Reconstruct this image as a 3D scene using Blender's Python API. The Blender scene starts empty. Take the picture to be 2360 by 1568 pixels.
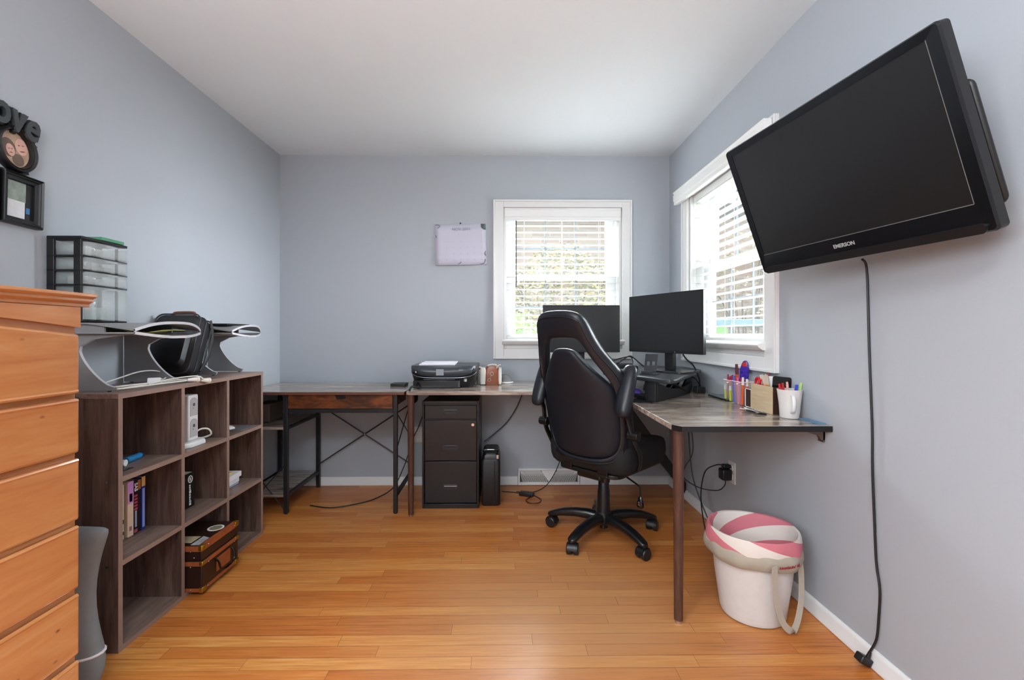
import bpy, bmesh, math, random
from mathutils import Vector, Matrix
random.seed(7)
PI = math.pi
S = bpy.context.scene
COL = S.collection

# ------------------------------------------------------------------ camera, world, lights, exposure
cam_d = bpy.data.cameras.new('camera')
cam = bpy.data.objects.new('camera', cam_d); COL.objects.link(cam)
cam.location = (0, 0, 1.11)
cam.rotation_euler = (PI/2, 0, -math.radians(0.64))
cam_d.sensor_fit = 'HORIZONTAL'; cam_d.sensor_width = 36
cam_d.lens = 1030.0/2360.0*36.0
cam_d.shift_x = 0.0049; cam_d.shift_y = -0.0055
cam_d.clip_start = 0.02
S.camera = cam
S.view_settings.view_transform = 'Standard'; S.view_settings.look = 'None'
S.view_settings.gamma = 1.0; S.view_settings.use_curve_mapping = False
S.view_settings.exposure = 0.80

W = bpy.data.worlds.new('world'); S.world = W; W.use_nodes = True
wn = W.node_tree; wn.nodes.clear()
bg = wn.nodes.new('ShaderNodeBackground'); wo = wn.nodes.new('ShaderNodeOutputWorld')
bg.inputs[0].default_value = (0.88, 0.955, 1.0, 1)   # bright overcast sky, with glow added to the right and beyond the back
def _wm(op, a, b=None, c=None):
    n = wn.nodes.new('ShaderNodeMath'); n.operation = op
    for i, v in enumerate((a, b, c)):
        if v is None: continue
        if isinstance(v, (int, float)): n.inputs[i].default_value = v
        else: wn.links.new(v, n.inputs[i])
    return n.outputs[0]
_tc = wn.nodes.new('ShaderNodeTexCoord'); _sp = wn.nodes.new('ShaderNodeSeparateXYZ'); _mr = wn.nodes.new('ShaderNodeMapRange')
_mr.interpolation_type = 'SMOOTHSTEP'
for _i, _v in ((1, .27), (2, .42), (3, 0.0), (4, 1.0)): _mr.inputs[_i].default_value = _v
wn.links.new(_tc.outputs['Generated'], _sp.inputs[0]); wn.links.new(_sp.outputs[2], _mr.inputs[0])
_dt = wn.nodes.new('ShaderNodeVectorMath'); _dt.operation = 'DOT_PRODUCT'; _dt.inputs[1].default_value = (.945, .08, .32)   # glow added to the sky on the right, out of view
wn.links.new(_tc.outputs['Generated'], _dt.inputs[0])
_gl = _wm('MULTIPLY', _wm('POWER', _wm('MAXIMUM', _dt.outputs['Value'], 0.0), 8.0), 62.0)
_dy = wn.nodes.new('ShaderNodeVectorMath'); _dy.operation = 'DOT_PRODUCT'; _dy.inputs[1].default_value = (.0, .86, .5)      # glow added to the sky above the neighbour's roof, out of view
wn.links.new(_tc.outputs['Generated'], _dy.inputs[0])
_gy = _wm('MULTIPLY', _wm('MULTIPLY', _wm('POWER', _wm('MAXIMUM', _dy.outputs['Value'], 0.0), 4.0), _mr.outputs[0]), 75.0)
wn.links.new(_wm('ADD', _wm('ADD', _gl, _gy), 1.25), bg.inputs[1])
wn.links.new(bg.outputs[0], wo.inputs[0])

def area(name, loc, rot, sx, sy, power, col=(1, 1, 1), portal=False):
    l = bpy.data.lights.new(name, 'AREA'); l.shape = 'RECTANGLE'; l.size = sx; l.size_y = sy
    l.energy = power; l.color = col
    o = bpy.data.objects.new(name, l); COL.objects.link(o); o.location = loc; o.rotation_euler = rot
    if portal: l.cycles.is_portal = True
    return o
area('window_portal', (0.45, 3.47, 1.5), (-PI/2, 0, 0), 0.95, 1.1, 1, portal=True)
area('window_portal', (1.41, 2.5, 1.5), (0, PI/2, 0), 1.1, 0.95, 1, portal=True)
# fill lights added behind the camera: side window, uplight, ceiling lamp, all unseen
area('added_side_fill', (-1.60, -1.05, 1.68), (0, -PI/2, 0), .92, 1.4, 46, (0.90, 0.96, 1.0))
area('added_ceiling_uplight', (-0.7, -0.35, 1.42), (PI, 0, 0), 0.3, 0.3, 26, (0.93, 0.98, 1.0))  # uplight added to brighten the ceiling
area('added_ceiling_fill', (-0.25, -0.55, 2.385), (0, 0, 0), 0.75, 0.55, 18, (0.92, 0.98, 1.0))

XL, XR, YB, YF, ZC = -1.631, 1.242, 3.30, -2.2, 2.43

# ------------------------------------------------------------------ colours and materials
def C(h):
    h = h.lstrip('#'); o = []
    for i in (0, 2, 4):
        c = int(h[i:i+2], 16)/255.0
        o.append(c/12.92 if c <= 0.04045 else ((c+0.055)/1.055)**2.4)
    return (o[0], o[1], o[2], 1.0)
MC = {}
def new_mat(name):
    m = bpy.data.materials.new(name); m.use_nodes = True
    nt = m.node_tree; nt.nodes.clear()
    b = nt.nodes.new('ShaderNodeBsdfPrincipled'); o = nt.nodes.new('ShaderNodeOutputMaterial')
    nt.links.new(b.outputs[0], o.inputs[0])
    return m, nt, b
def N(nt, t, **k):
    n = nt.nodes.new(t)
    for a, v in k.items(): setattr(n, a, v)
    return n
def mat(name, h, rough=.5, metal=0., var=.06, nscale=40., bump=0., coat=0., spec=.5, alpha=None):
    """plain material with a slight procedural variation of tone and optional fine bump"""
    if name in MC: return MC[name]
    m, nt, b = new_mat(name); c = C(h)
    tc = N(nt, 'ShaderNodeTexCoord'); no = N(nt, 'ShaderNodeTexNoise'); no.inputs['Scale'].default_value = nscale
    no.inputs['Detail'].default_value = 4
    nt.links.new(tc.outputs['Object'], no.inputs['Vector'])
    mx = N(nt, 'ShaderNodeMix', data_type='RGBA')
    mx.inputs[6].default_value = tuple(x*(1-var) for x in c[:3])+(1,)
    mx.inputs[7].default_value = tuple(min(1, x*(1+var)) for x in c[:3])+(1,)
    nt.links.new(no.outputs[0], mx.inputs[0]); nt.links.new(mx.outputs[2], b.inputs['Base Color'])
    b.inputs['Roughness'].default_value = rough; b.inputs['Metallic'].default_value = metal
    b.inputs['Specular IOR Level'].default_value = spec
    b.inputs['Coat Weight'].default_value = coat; b.inputs['Coat Roughness'].default_value = .12
    if bump:
        bu = N(nt, 'ShaderNodeBump'); bu.inputs['Strength'].default_value = bump; bu.inputs['Distance'].default_value = .002
        nt.links.new(no.outputs[0], bu.inputs['Height']); nt.links.new(bu.outputs[0], b.inputs['Normal'])
    MC[name] = m; return m
def glass(name, h='#ffffff', rough=.02, alpha=.12, spec=.5):
    """thin clear pane or plastic: mostly transparent with a glossy surface"""
    m, nt, b = new_mat(name)
    b.inputs['Base Color'].default_value = C(h); b.inputs['Roughness'].default_value = rough
    b.inputs['Alpha'].default_value = alpha; b.inputs['Specular IOR Level'].default_value = spec
    MC[name] = m; return m
def wood(name, cols, axis='X', rough=.45, scale=1., stretch=14., knots=0., coat=0., bump=.15, wave=.0):
    """cols: list of (position, hex); grain runs along axis"""
    if name in MC: return MC[name]
    m, nt, b = new_mat(name)
    tc = N(nt, 'ShaderNodeTexCoord'); mp = N(nt, 'ShaderNodeMapping')
    s = [stretch*scale]*3; s['XYZ'.index(axis)] = 1.1*scale
    mp.inputs['Scale'].default_value = s
    nt.links.new(tc.outputs['Object'], mp.inputs['Vector'])
    n1 = N(nt, 'ShaderNodeTexNoise'); n1.inputs['Scale'].default_value = 1.6; n1.inputs['Detail'].default_value = 7
    n1.inputs['Roughness'].default_value = .62; n1.inputs['Distortion'].default_value = .9
    n2 = N(nt, 'ShaderNodeTexNoise'); n2.inputs['Scale'].default_value = 9; n2.inputs['Detail'].default_value = 3
    nt.links.new(mp.outputs[0], n1.inputs['Vector']); nt.links.new(mp.outputs[0], n2.inputs['Vector'])
    ad = N(nt, 'ShaderNodeMath', operation='MULTIPLY_ADD'); ad.inputs[1].default_value = .28
    nt.links.new(n2.outputs[0], ad.inputs[0]); nt.links.new(n1.outputs[0], ad.inputs[2])
    sb = N(nt, 'ShaderNodeMath', operation='SUBTRACT'); sb.inputs[1].default_value = .14
    nt.links.new(ad.outputs[0], sb.inputs[0])
    r = N(nt, 'ShaderNodeValToRGB'); e = r.color_ramp.elements
    while len(e) < len(cols): e.new(.5)
    for i, (p, h) in enumerate(cols): e[i].position = p; e[i].color = C(h)
    nt.links.new(sb.outputs[0], r.inputs[0]); out = r.outputs[0]
    if knots:
        v = N(nt, 'ShaderNodeTexVoronoi'); mk = N(nt, 'ShaderNodeMapping')
        q = [4.2]*3; q['XYZ'.index(axis)] = 2.4; mk.inputs['Scale'].default_value = q
        nt.links.new(tc.outputs['Object'], mk.inputs['Vector']); nt.links.new(mk.outputs[0], v.inputs['Vector'])
        kr = N(nt, 'ShaderNodeMapRange'); kr.inputs[1].default_value = .02; kr.inputs[2].default_value = .11
        kr.inputs[3].default_value = knots; kr.inputs[4].default_value = 0
        nt.links.new(v.outputs['Distance'], kr.inputs[0])
        mx = N(nt, 'ShaderNodeMix', data_type='RGBA'); mx.inputs[7].default_value = C('#5a2a12')
        nt.links.new(kr.outputs[0], mx.inputs[0]); nt.links.new(out, mx.inputs[6]); out = mx.outputs[2]
    nt.links.new(out, b.inputs['Base Color'])
    b.inputs['Roughness'].default_value = rough; b.inputs['Coat Weight'].default_value = coat
    b.inputs['Coat Roughness'].default_value = .15 if coat < .9 else .09
    if coat > .9: b.inputs['Coat IOR'].default_value = 1.7
    bu = N(nt, 'ShaderNodeBump'); bu.inputs['Strength'].default_value = bump; bu.inputs['Distance'].default_value = .001
    nt.links.new(n1.outputs[0], bu.inputs['Height']); nt.links.new(bu.outputs[0], b.inputs['Normal'])
    MC[name] = m; return m

def floor_material():
    m, nt, b = new_mat('oak_strip_floor')
    def M(op, a, c=None, d=None):
        n = N(nt, 'ShaderNodeMath', operation=op)
        for i, v in enumerate((a, c, d)):
            if v is None: continue
            if isinstance(v, (int, float)): n.inputs[i].default_value = v
            else: nt.links.new(v, n.inputs[i])
        return n.outputs[0]
    tc = N(nt, 'ShaderNodeTexCoord'); sp = N(nt, 'ShaderNodeSeparateXYZ'); nt.links.new(tc.outputs['Object'], sp.inputs[0])
    x, y = sp.outputs[0], sp.outputs[1]
    row = M('FLOOR', M('DIVIDE', y, .057)); fy = M('FRACT', M('DIVIDE', y, .057))
    w1 = N(nt, 'ShaderNodeTexWhiteNoise', noise_dimensions='1D'); nt.links.new(row, w1.inputs['W'])
    ln = M('MULTIPLY_ADD', w1.outputs[0], .75, .55)           # board length of the row
    xo = M('DIVIDE', M('MULTIPLY_ADD', w1.outputs[0], 13.7, x), ln)
    cx = M('FLOOR', xo); fx = M('FRACT', xo)
    cb = N(nt, 'ShaderNodeCombineXYZ'); nt.links.new(cx, cb.inputs[0]); nt.links.new(row, cb.inputs[1])
    w2 = N(nt, 'ShaderNodeTexWhiteNoise', noise_dimensions='3D'); nt.links.new(cb.outputs[0], w2.inputs['Vector'])
    # grain along x, shifted per board
    gv = N(nt, 'ShaderNodeCombineXYZ')
    nt.links.new(M('MULTIPLY_ADD', w2.outputs[0], 9., M('MULTIPLY', x, 3.4)), gv.inputs[0])
    nt.links.new(M('MULTIPLY', y, 95.), gv.inputs[1]); nt.links.new(M('MULTIPLY', w2.outputs[0], 31.), gv.inputs[2])
    g = N(nt, 'ShaderNodeTexNoise'); g.inputs['Scale'].default_value = 1.5; g.inputs['Detail'].default_value = 6
    g.inputs['Roughness'].default_value = .6; g.inputs['Distortion'].default_value = .6
    nt.links.new(gv.outputs[0], g.inputs['Vector'])
    r = N(nt, 'ShaderNodeValToRGB'); e = r.color_ramp.elements
    for _ in range(3): e.new(.5)
    for i, (p, h) in enumerate([(0, '#9a5526'), (.25, '#bd6c30'), (.55, '#cd7f3c'), (.8, '#da9750'), (1, '#e6ad6c')]):
        e[i].position = p; e[i].color = C(h)
    pw = M('ADD', M('ADD', M('MULTIPLY', w2.outputs[0], .46), M('MULTIPLY', g.outputs[0], 1.35)), -.40)
    nt.links.new(pw, r.inputs[0])
    # dark streaks and slow mottling
    sv = N(nt, 'ShaderNodeCombineXYZ')
    nt.links.new(M('MULTIPLY_ADD', w2.outputs[0], 17., M('MULTIPLY', x, 1.6)), sv.inputs[0]); nt.links.new(M('MULTIPLY', y, 30.), sv.inputs[1])
    g2 = N(nt, 'ShaderNodeTexNoise'); g2.inputs['Scale'].default_value = 1.7; g2.inputs['Detail'].default_value = 4; nt.links.new(sv.outputs[0], g2.inputs['Vector'])
    st = N(nt, 'ShaderNodeMapRange'); st.inputs[1].default_value = .57; st.inputs[2].default_value = .72; st.inputs[3].default_value = 0; st.inputs[4].default_value = .7
    nt.links.new(M('MULTIPLY_ADD', g.outputs[0], .35, M('MULTIPLY', g2.outputs[0], .65)), st.inputs[0])
    mx = N(nt, 'ShaderNodeMix', data_type='RGBA'); mx.inputs[7].default_value = C('#6b3a1e')
    nt.links.new(st.outputs[0], mx.inputs[0]); nt.links.new(r.outputs[0], mx.inputs[6])
    # worn paler area where the finish has rubbed away (a shape of its own around the chair)
    mpw = N(nt, 'ShaderNodeVectorMath', operation='SUBTRACT'); mpw.inputs[1].default_value = (.25, 1.75, 0)
    nt.links.new(tc.outputs['Object'], mpw.inputs[0])
    msc = N(nt, 'ShaderNodeVectorMath', operation='MULTIPLY'); msc.inputs[1].default_value = (1., 1.25, 0)
    nt.links.new(mpw.outputs[0], msc.inputs[0])
    le = N(nt, 'ShaderNodeVectorMath', operation='LENGTH'); nt.links.new(msc.outputs[0], le.inputs[0])
    wn2 = N(nt, 'ShaderNodeTexNoise'); wn2.inputs['Scale'].default_value = 3.; nt.links.new(tc.outputs['Object'], wn2.inputs['Vector'])
    dd = M('MULTIPLY_ADD', wn2.outputs[0], .5, le.outputs['Value'])
    wr = N(nt, 'ShaderNodeMapRange'); wr.inputs[1].default_value = .45; wr.inputs[2].default_value = 1.15; wr.inputs[3].default_value = .62; wr.inputs[4].default_value = 0
    nt.links.new(dd, wr.inputs[0])
    mw = N(nt, 'ShaderNodeMix', data_type='RGBA'); mw.inputs[7].default_value = C('#c69a70')
    nt.links.new(wr.outputs[0], mw.inputs[0]); nt.links.new(mx.outputs[2], mw.inputs[6])
    # gaps between boards
    gy = M('LESS_THAN', fy, .028); gx = M('LESS_THAN', M('MULTIPLY', fx, ln), .0016)
    gap = M('MULTIPLY', M('MAXIMUM', gy, gx), .6)
    mg = N(nt, 'ShaderNodeMix', data_type='RGBA'); mg.inputs[7].default_value = C('#3a2010')
    nt.links.new(gap, mg.inputs[0]); nt.links.new(mw.outputs[2], mg.inputs[6])
    nt.links.new(mg.outputs[2], b.inputs['Base Color'])
    rr = M('MULTIPLY_ADD', wn2.outputs[0], .16, .26); nt.links.new(rr, b.inputs['Roughness'])
    bu = N(nt, 'ShaderNodeBump'); bu.inputs['Strength'].default_value = .25; bu.inputs['Distance'].default_value = .001
    hh = M('SUBTRACT', M('MULTIPLY', g.outputs[0], .4), M('MAXIMUM', gy, gx))
    nt.links.new(hh, bu.inputs['Height']); nt.links.new(bu.outputs[0], b.inputs['Normal'])
    return m

# ------------------------------------------------------------------ mesh helpers
def BM(): return bmesh.new()
def box(bm, x0, y0, z0, x1, y1, z1, M=None):
    vs = [bm.verts.new(Vector((x, y, z))) for x in (x0, x1) for y in (y0, y1) for z in (z0, z1)]
    if M is not None:
        for v in vs: v.co = M @ v.co
    q = [(0, 1, 3, 2), (4, 6, 7, 5), (0, 4, 5, 1), (2, 3, 7, 6), (0, 2, 6, 4), (1, 5, 7, 3)]
    for f in q: bm.faces.new([vs[i] for i in f])
    return vs
def loft(bm, rings, cap=True, close=True):
    R = [[bm.verts.new(Vector(p)) for p in r] for r in rings]
    n = len(R[0])
    for a, b in zip(R[:-1], R[1:]):
        for i in range(n if close else n-1):
            j = (i+1) % n
            try: bm.faces.new([a[i], a[j], b[j], b[i]])
            except ValueError: pass
    if cap and close:
        bm.faces.new(list(reversed(R[0]))); bm.faces.new(R[-1])
    return R
def frame_of(d):
    d = d.normalized(); u = Vector((0, 0, 1)) if abs(d.z) < .9 else Vector((1, 0, 0))
    a = d.cross(u).normalized(); return a, d.cross(a).normalized()
def cyl(bm, p0, p1, r0, r1=None, n=20):
    p0, p1 = Vector(p0), Vector(p1); r1 = r0 if r1 is None else r1
    a, b = frame_of(p1-p0)
    loft(bm, [[p+(a*math.cos(2*PI*i/n)+b*math.sin(2*PI*i/n))*r for i in range(n)] for p, r in ((p0, r0), (p1, r1))])
def smooth_pts(pts, k=6, closed=False):
    P = [Vector(p) for p in pts]; n = len(P); out = []
    rng = range(n if closed else n-1)
    for i in rng:
        if closed: p0, p1, p2, p3 = P[i-1], P[i], P[(i+1) % n], P[(i+2) % n]
        else: p0, p1, p2, p3 = P[max(i-1, 0)], P[i], P[i+1], P[min(i+2, n-1)]
        for j in range(k):
            t = j/k
            out.append(.5*((2*p1)+(-p0+p2)*t+(2*p0-5*p1+4*p2-p3)*t*t+(-p0+3*p1-3*p2+p3)*t**3))
    if not closed: out.append(P[-1])
    return out
def tube(bm, pts, r, n=8, k=6, closed=False, sx=1., sy=1.):
    P = smooth_pts(pts, k, closed) if k > 1 else [Vector(p) for p in pts]
    m = len(P); rings = []; a = None
    for i in range(m):
        d = (P[(i+1) % m]-P[i-1]) if closed else (P[min(i+1, m-1)]-P[max(i-1, 0)])
        if d.length < 1e-9: d = Vector((0, 0, 1))
        d.normalize()
        if a is None: a, b = frame_of(d)
        else:
            a = (a-d*a.dot(d)).normalized(); b = d.cross(a)
        rr = r(i/(m-1)) if callable(r) else r
        rings.append([P[i]+(a*math.cos(2*PI*j/n)*sx+b*math.sin(2*PI*j/n)*sy)*rr for j in range(n)])
    if closed: rings.append(rings[0]); R = loft(bm, rings, cap=False); bmesh.ops.remove_doubles(bm, verts=bm.verts, dist=1e-6)
    else: loft(bm, rings)
def prism(bm, pts, axis, a0, a1):
    """extrude a 2D outline; axis is the extrusion axis, pts are the other two coordinates in xyz order"""
    def p3(p, a):
        return {'X': (a, p[0], p[1]), 'Y': (p[0], a, p[1]), 'Z': (p[0], p[1], a)}[axis]
    loft(bm, [[p3(p, a0) for p in pts], [p3(p, a1) for p in pts]])
def lathe(bm, prof, c, n=32, sx=1., sy=1.):
    rings = [[(c[0]+r*sx*math.cos(2*PI*i/n), c[1]+r*sy*math.sin(2*PI*i/n), c[2]+z) for i in range(n)] for r, z in prof]
    loft(bm, rings)
def ball(bm, c, r, sx=1, sy=1, sz=1, n=16):
    prof = [(max(1e-4, r*math.sin(PI*i/10)), -r*math.cos(PI*i/10)*sz) for i in range(11)]
    lathe(bm, prof, c, n, sx, sy)
def rrect(x0, y0, x1, y1, r, n=5):
    o = []
    for cx, cy, a in ((x1-r, y1-r, 0), (x0+r, y1-r, PI/2), (x0+r, y0+r, PI), (x1-r, y0+r, 1.5*PI)):
        for i in range(n+1):
            t = a+PI/2*i/n; o.append((cx+r*math.cos(t), cy+r*math.sin(t)))
    return o

def finish(name, bm, m, bevel=0, subsurf=0, solid=0, ang=35, seg=2):
    bmesh.ops.recalc_face_normals(bm, faces=bm.faces)
    me = bpy.data.meshes.new(name); bm.to_mesh(me); bm.free()
    me.materials.append(m)
    for p in me.polygons: p.use_smooth = True
    if not subsurf: me.set_sharp_from_angle(angle=math.radians(ang))
    o = bpy.data.objects.new(name, me); COL.objects.link(o)
    if solid:
        s = o.modifiers.new('solid', 'SOLIDIFY'); s.thickness = abs(solid); s.offset = -1 if solid > 0 else 1
    if bevel:
        b = o.modifiers.new('bevel', 'BEVEL'); b.width = bevel; b.segments = seg; b.limit_method = 'ANGLE'; b.angle_limit = math.radians(40)
        b.harden_normals = False
    if subsurf:
        s = o.modifiers.new('subd', 'SUBSURF'); s.levels = subsurf; s.render_levels = subsurf
    return o
LOCAL = set()
def thing(name, label, cat, loc, rz=0, group=None, local=False):
    """Empty at the base of a thing; parts of a non-local thing are given in room coordinates"""
    o = bpy.data.objects.new(name, None); COL.objects.link(o); o.empty_display_size = .05
    o.location = loc; o.rotation_euler = (0, 0, rz); o['label'] = label; o['category'] = cat
    if group: o['group'] = group
    if local: LOCAL.add(o)
    return o
def root_of(o):
    while o.parent: o = o.parent
    return o
def part(name, bm, m, parent, label=None, **k):
    r = root_of(parent)
    if r not in LOCAL and parent is r: bmesh.ops.translate(bm, verts=bm.verts, vec=-r.location)
    elif r not in LOCAL:
        bmesh.ops.translate(bm, verts=bm.verts, vec=-r.location)
    o = finish(name, bm, m, **k); o.parent = parent
    if label: o['label'] = label
    return o
def solo(name, bm, m, label, cat, group=None, **k):
    """a thing that is one mesh, its origin at the middle of its base"""
    c = [v.co for v in bm.verts]
    b = Vector(((min(v.x for v in c)+max(v.x for v in c))/2, (min(v.y for v in c)+max(v.y for v in c))/2, min(v.z for v in c)))
    bmesh.ops.translate(bm, verts=bm.verts, vec=-b)
    o = finish(name, bm, m, **k); o.location = b; o['label'] = label; o['category'] = cat
    if group: o['group'] = group
    return o
def struct(name, bm, m, parent=None, **k):
    o = finish(name, bm, m, **k)
    if parent: o.parent = parent
    else: o['kind'] = 'structure'
    return o
def text_bm(s, size, M, extrude=.0004, align='CENTER', bold=0.):
    cu = bpy.data.curves.new('lettering', 'FONT'); cu.body = s; cu.size = size; cu.extrude = extrude
    cu.align_x = align; cu.align_y = 'CENTER'; cu.offset = bold; cu.resolution_u = 3
    o = bpy.data.objects.new('lettering', cu); COL.objects.link(o)
    dg = bpy.context.evaluated_depsgraph_get()
    me = bpy.data.meshes.new_from_object(o.evaluated_get(dg))
    bm = BM(); bm.from_mesh(me); bm.transform(M)
    bpy.data.objects.remove(o); bpy.data.curves.remove(cu); bpy.data.meshes.remove(me)
    return bm
def merge(dst, src):
    me = bpy.data.meshes.new('t'); src.to_mesh(me); src.free(); dst.from_mesh(me); bpy.data.meshes.remove(me)
def basis(o, ex, ey):
    """matrix whose x and y axes are ex, ey and whose origin is o"""
    ex = Vector(ex).normalized(); ey = Vector(ey).normalized(); ez = ex.cross(ey)
    M = Matrix((ex, ey, ez)).transposed().to_4x4(); M.translation = Vector(o); return M

# shared materials
M_wall = mat('blue_grey_wall_paint', '#adb2b9', .5, var=.015, nscale=90, bump=.12, spec=.35)
M_ceil = mat('ceiling_paint', '#e5ebef', .8, var=.01, nscale=60, bump=.1, spec=.2)
M_trim = mat('white_trim_paint', '#e6e5e4', .35, var=.02, nscale=12, bump=.04)
M_blind = mat('white_blind_slat', '#f2f2f0', .4, var=.01)
M_black = mat('black_plastic', '#131315', .38, var=.1, nscale=200)
M_blackm = mat('matte_black_metal', '#1b1b1e', .45, var=.1, nscale=120)
M_screen = mat('dark_screen', '#161617', .32, var=.03, spec=.6)
M_gloss = mat('glossy_black', '#0c0c0e', .12, var=.05)
M_cable = mat('black_cable_rubber', '#0e0e10', .5, var=.1)
M_wcable = mat('white_cable_plastic', '#dcd8d0', .45, var=.04)
M_white = mat('white_plastic', '#e4e3e3', .35, var=.02)
M_chrome = mat('chrome', '#c9c9cc', .18, metal=1., var=.03)
M_brass = mat('brass_fittings', '#b08a30', .3, metal=.85, var=.2, nscale=150)
M_paper = mat('white_paper', '#eceaf0', .7, var=.02)
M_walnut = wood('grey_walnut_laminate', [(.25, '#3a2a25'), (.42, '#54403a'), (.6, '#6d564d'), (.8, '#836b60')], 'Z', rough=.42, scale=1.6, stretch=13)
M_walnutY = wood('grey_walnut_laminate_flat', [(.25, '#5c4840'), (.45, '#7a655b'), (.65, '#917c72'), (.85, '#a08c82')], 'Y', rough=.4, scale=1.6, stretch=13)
M_edge = mat('laminate_edge_band', '#8f786d', .5, var=.1, nscale=60)
M_desk = wood('weathered_desk_laminate', [(.28, '#5e4e44'), (.40, '#85736a'), (.53, '#a5968a'), (.68, '#c2b7ab')], 'X', rough=.26, scale=1.3, stretch=7, bump=.03, coat=.5)
M_rust = wood('rustic_brown_drawer', [(.2, '#1c0d06'), (.42, '#4a2410'), (.6, '#7d4118'), (.82, '#a35c22')], 'X', rough=.45, scale=3.2, stretch=4)
M_pine = wood('honey_pine', [(.15, '#a8613a'), (.4, '#c8824e'), (.6, '#d2915a'), (.85, '#dca474')], 'Y', rough=.22, scale=1.1, stretch=9, knots=.8, coat=1., bump=.03)
M_leg = wood('brown_wood_leg', [(.2, '#2e1a14'), (.5, '#4d3026'), (.8, '#6a463a')], 'Z', rough=.4, scale=3, stretch=10)

# ------------------------------------------------------------------ room shell
bm = BM(); box(bm, XL-.15, YF-.15, -.12, XR+.17, YB+.17, 0); struct('floor', bm, floor_material())
bm = BM(); box(bm, XL-.15, YF-.15, ZC, XR+.17, YB+.17, ZC+.12); struct('ceiling', bm, M_ceil)
WL = (-1.80, -.30, 1.15, 2.2)         # opening for the added unseen window in the left wall y0,y1,z0,z1
bm = BM(); box(bm, XL-.15, YF-.15, 0, XL, WL[0], ZC); box(bm, XL-.15, WL[1], 0, XL, YB+.17, ZC)
box(bm, XL-.15, WL[0], 0, XL, WL[1], WL[2]); box(bm, XL-.15, WL[0], WL[3], XL, WL[1], ZC)
struct('wall_left', bm, M_wall)
bm = BM()
for q in ((WL[0]-.06, WL[2]-.06, WL[0], WL[3]+.06), (WL[1], WL[2]-.06, WL[1]+.06, WL[3]+.06), (WL[0], WL[3], WL[1], WL[3]+.06), (WL[0], WL[2]-.06, WL[1], WL[2])):
    box(bm, XL, q[0], q[1], XL+.02, q[2], q[3])
struct('added_fill_window', bm, M_trim)  # trim of a made-up window that carries the side fill light
bm = BM()
W1 = (.012, .885, 1.005, 2.045)      # back window opening x0,x1,z0,z1
box(bm, XL, YB, 0, W1[0], YB+.17, ZC); box(bm, W1[1], YB, 0, XR, YB+.17, ZC)
box(bm, W1[0], YB, 0, W1[1], YB+.17, W1[2]); box(bm, W1[0], YB, W1[3], W1[1], YB+.17, ZC)
struct('wall_back', bm, M_wall)
bm = BM()
W2 = (2.075, 2.95, 1.005, 2.045)     # right window opening y0,y1,z0,z1
box(bm, XR, YF-.15, 0, XR+.17, W2[0], ZC); box(bm, XR, W2[1], 0, XR+.17, YB+.17, ZC)
box(bm, XR, W2[0], 0, XR+.17, W2[1], W2[2]); box(bm, XR, W2[0], W2[3], XR+.17, W2[1], ZC)
struct('wall_right', bm, M_wall)
bm = BM(); box(bm, XL, YF-.15, 0, XR, YF, ZC); struct('wall_front', bm, M_wall)

def baseprof(bm, axis, wall, sgn, a0, a1):
    # small ogee profile: wall position, thickness grows away from wall by sgn
    pr = [(0, .002), (sgn*.016, .002), (sgn*.016, .014), (sgn*.012, .02), (sgn*.012, .05), (sgn*.008, .058), (sgn*.003, .062), (0, .062)]
    prism(bm, [(wall+p[0], p[1]) for p in pr], axis, a0, a1)
bm = BM(); baseprof(bm, 'X', YB, -1, XL, .115); baseprof(bm, 'X', YB, -1, .575, XR-.001); struct('baseboard_back', bm, M_trim)
bm = BM(); baseprof(bm, 'Y', XR, -1, YF, YB-.017); struct('baseboard_right', bm, M_trim)
bm = BM(); baseprof(bm, 'Y', XL, 1, YF, YB-.017); struct('baseboard_left', bm, M_trim)

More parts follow.
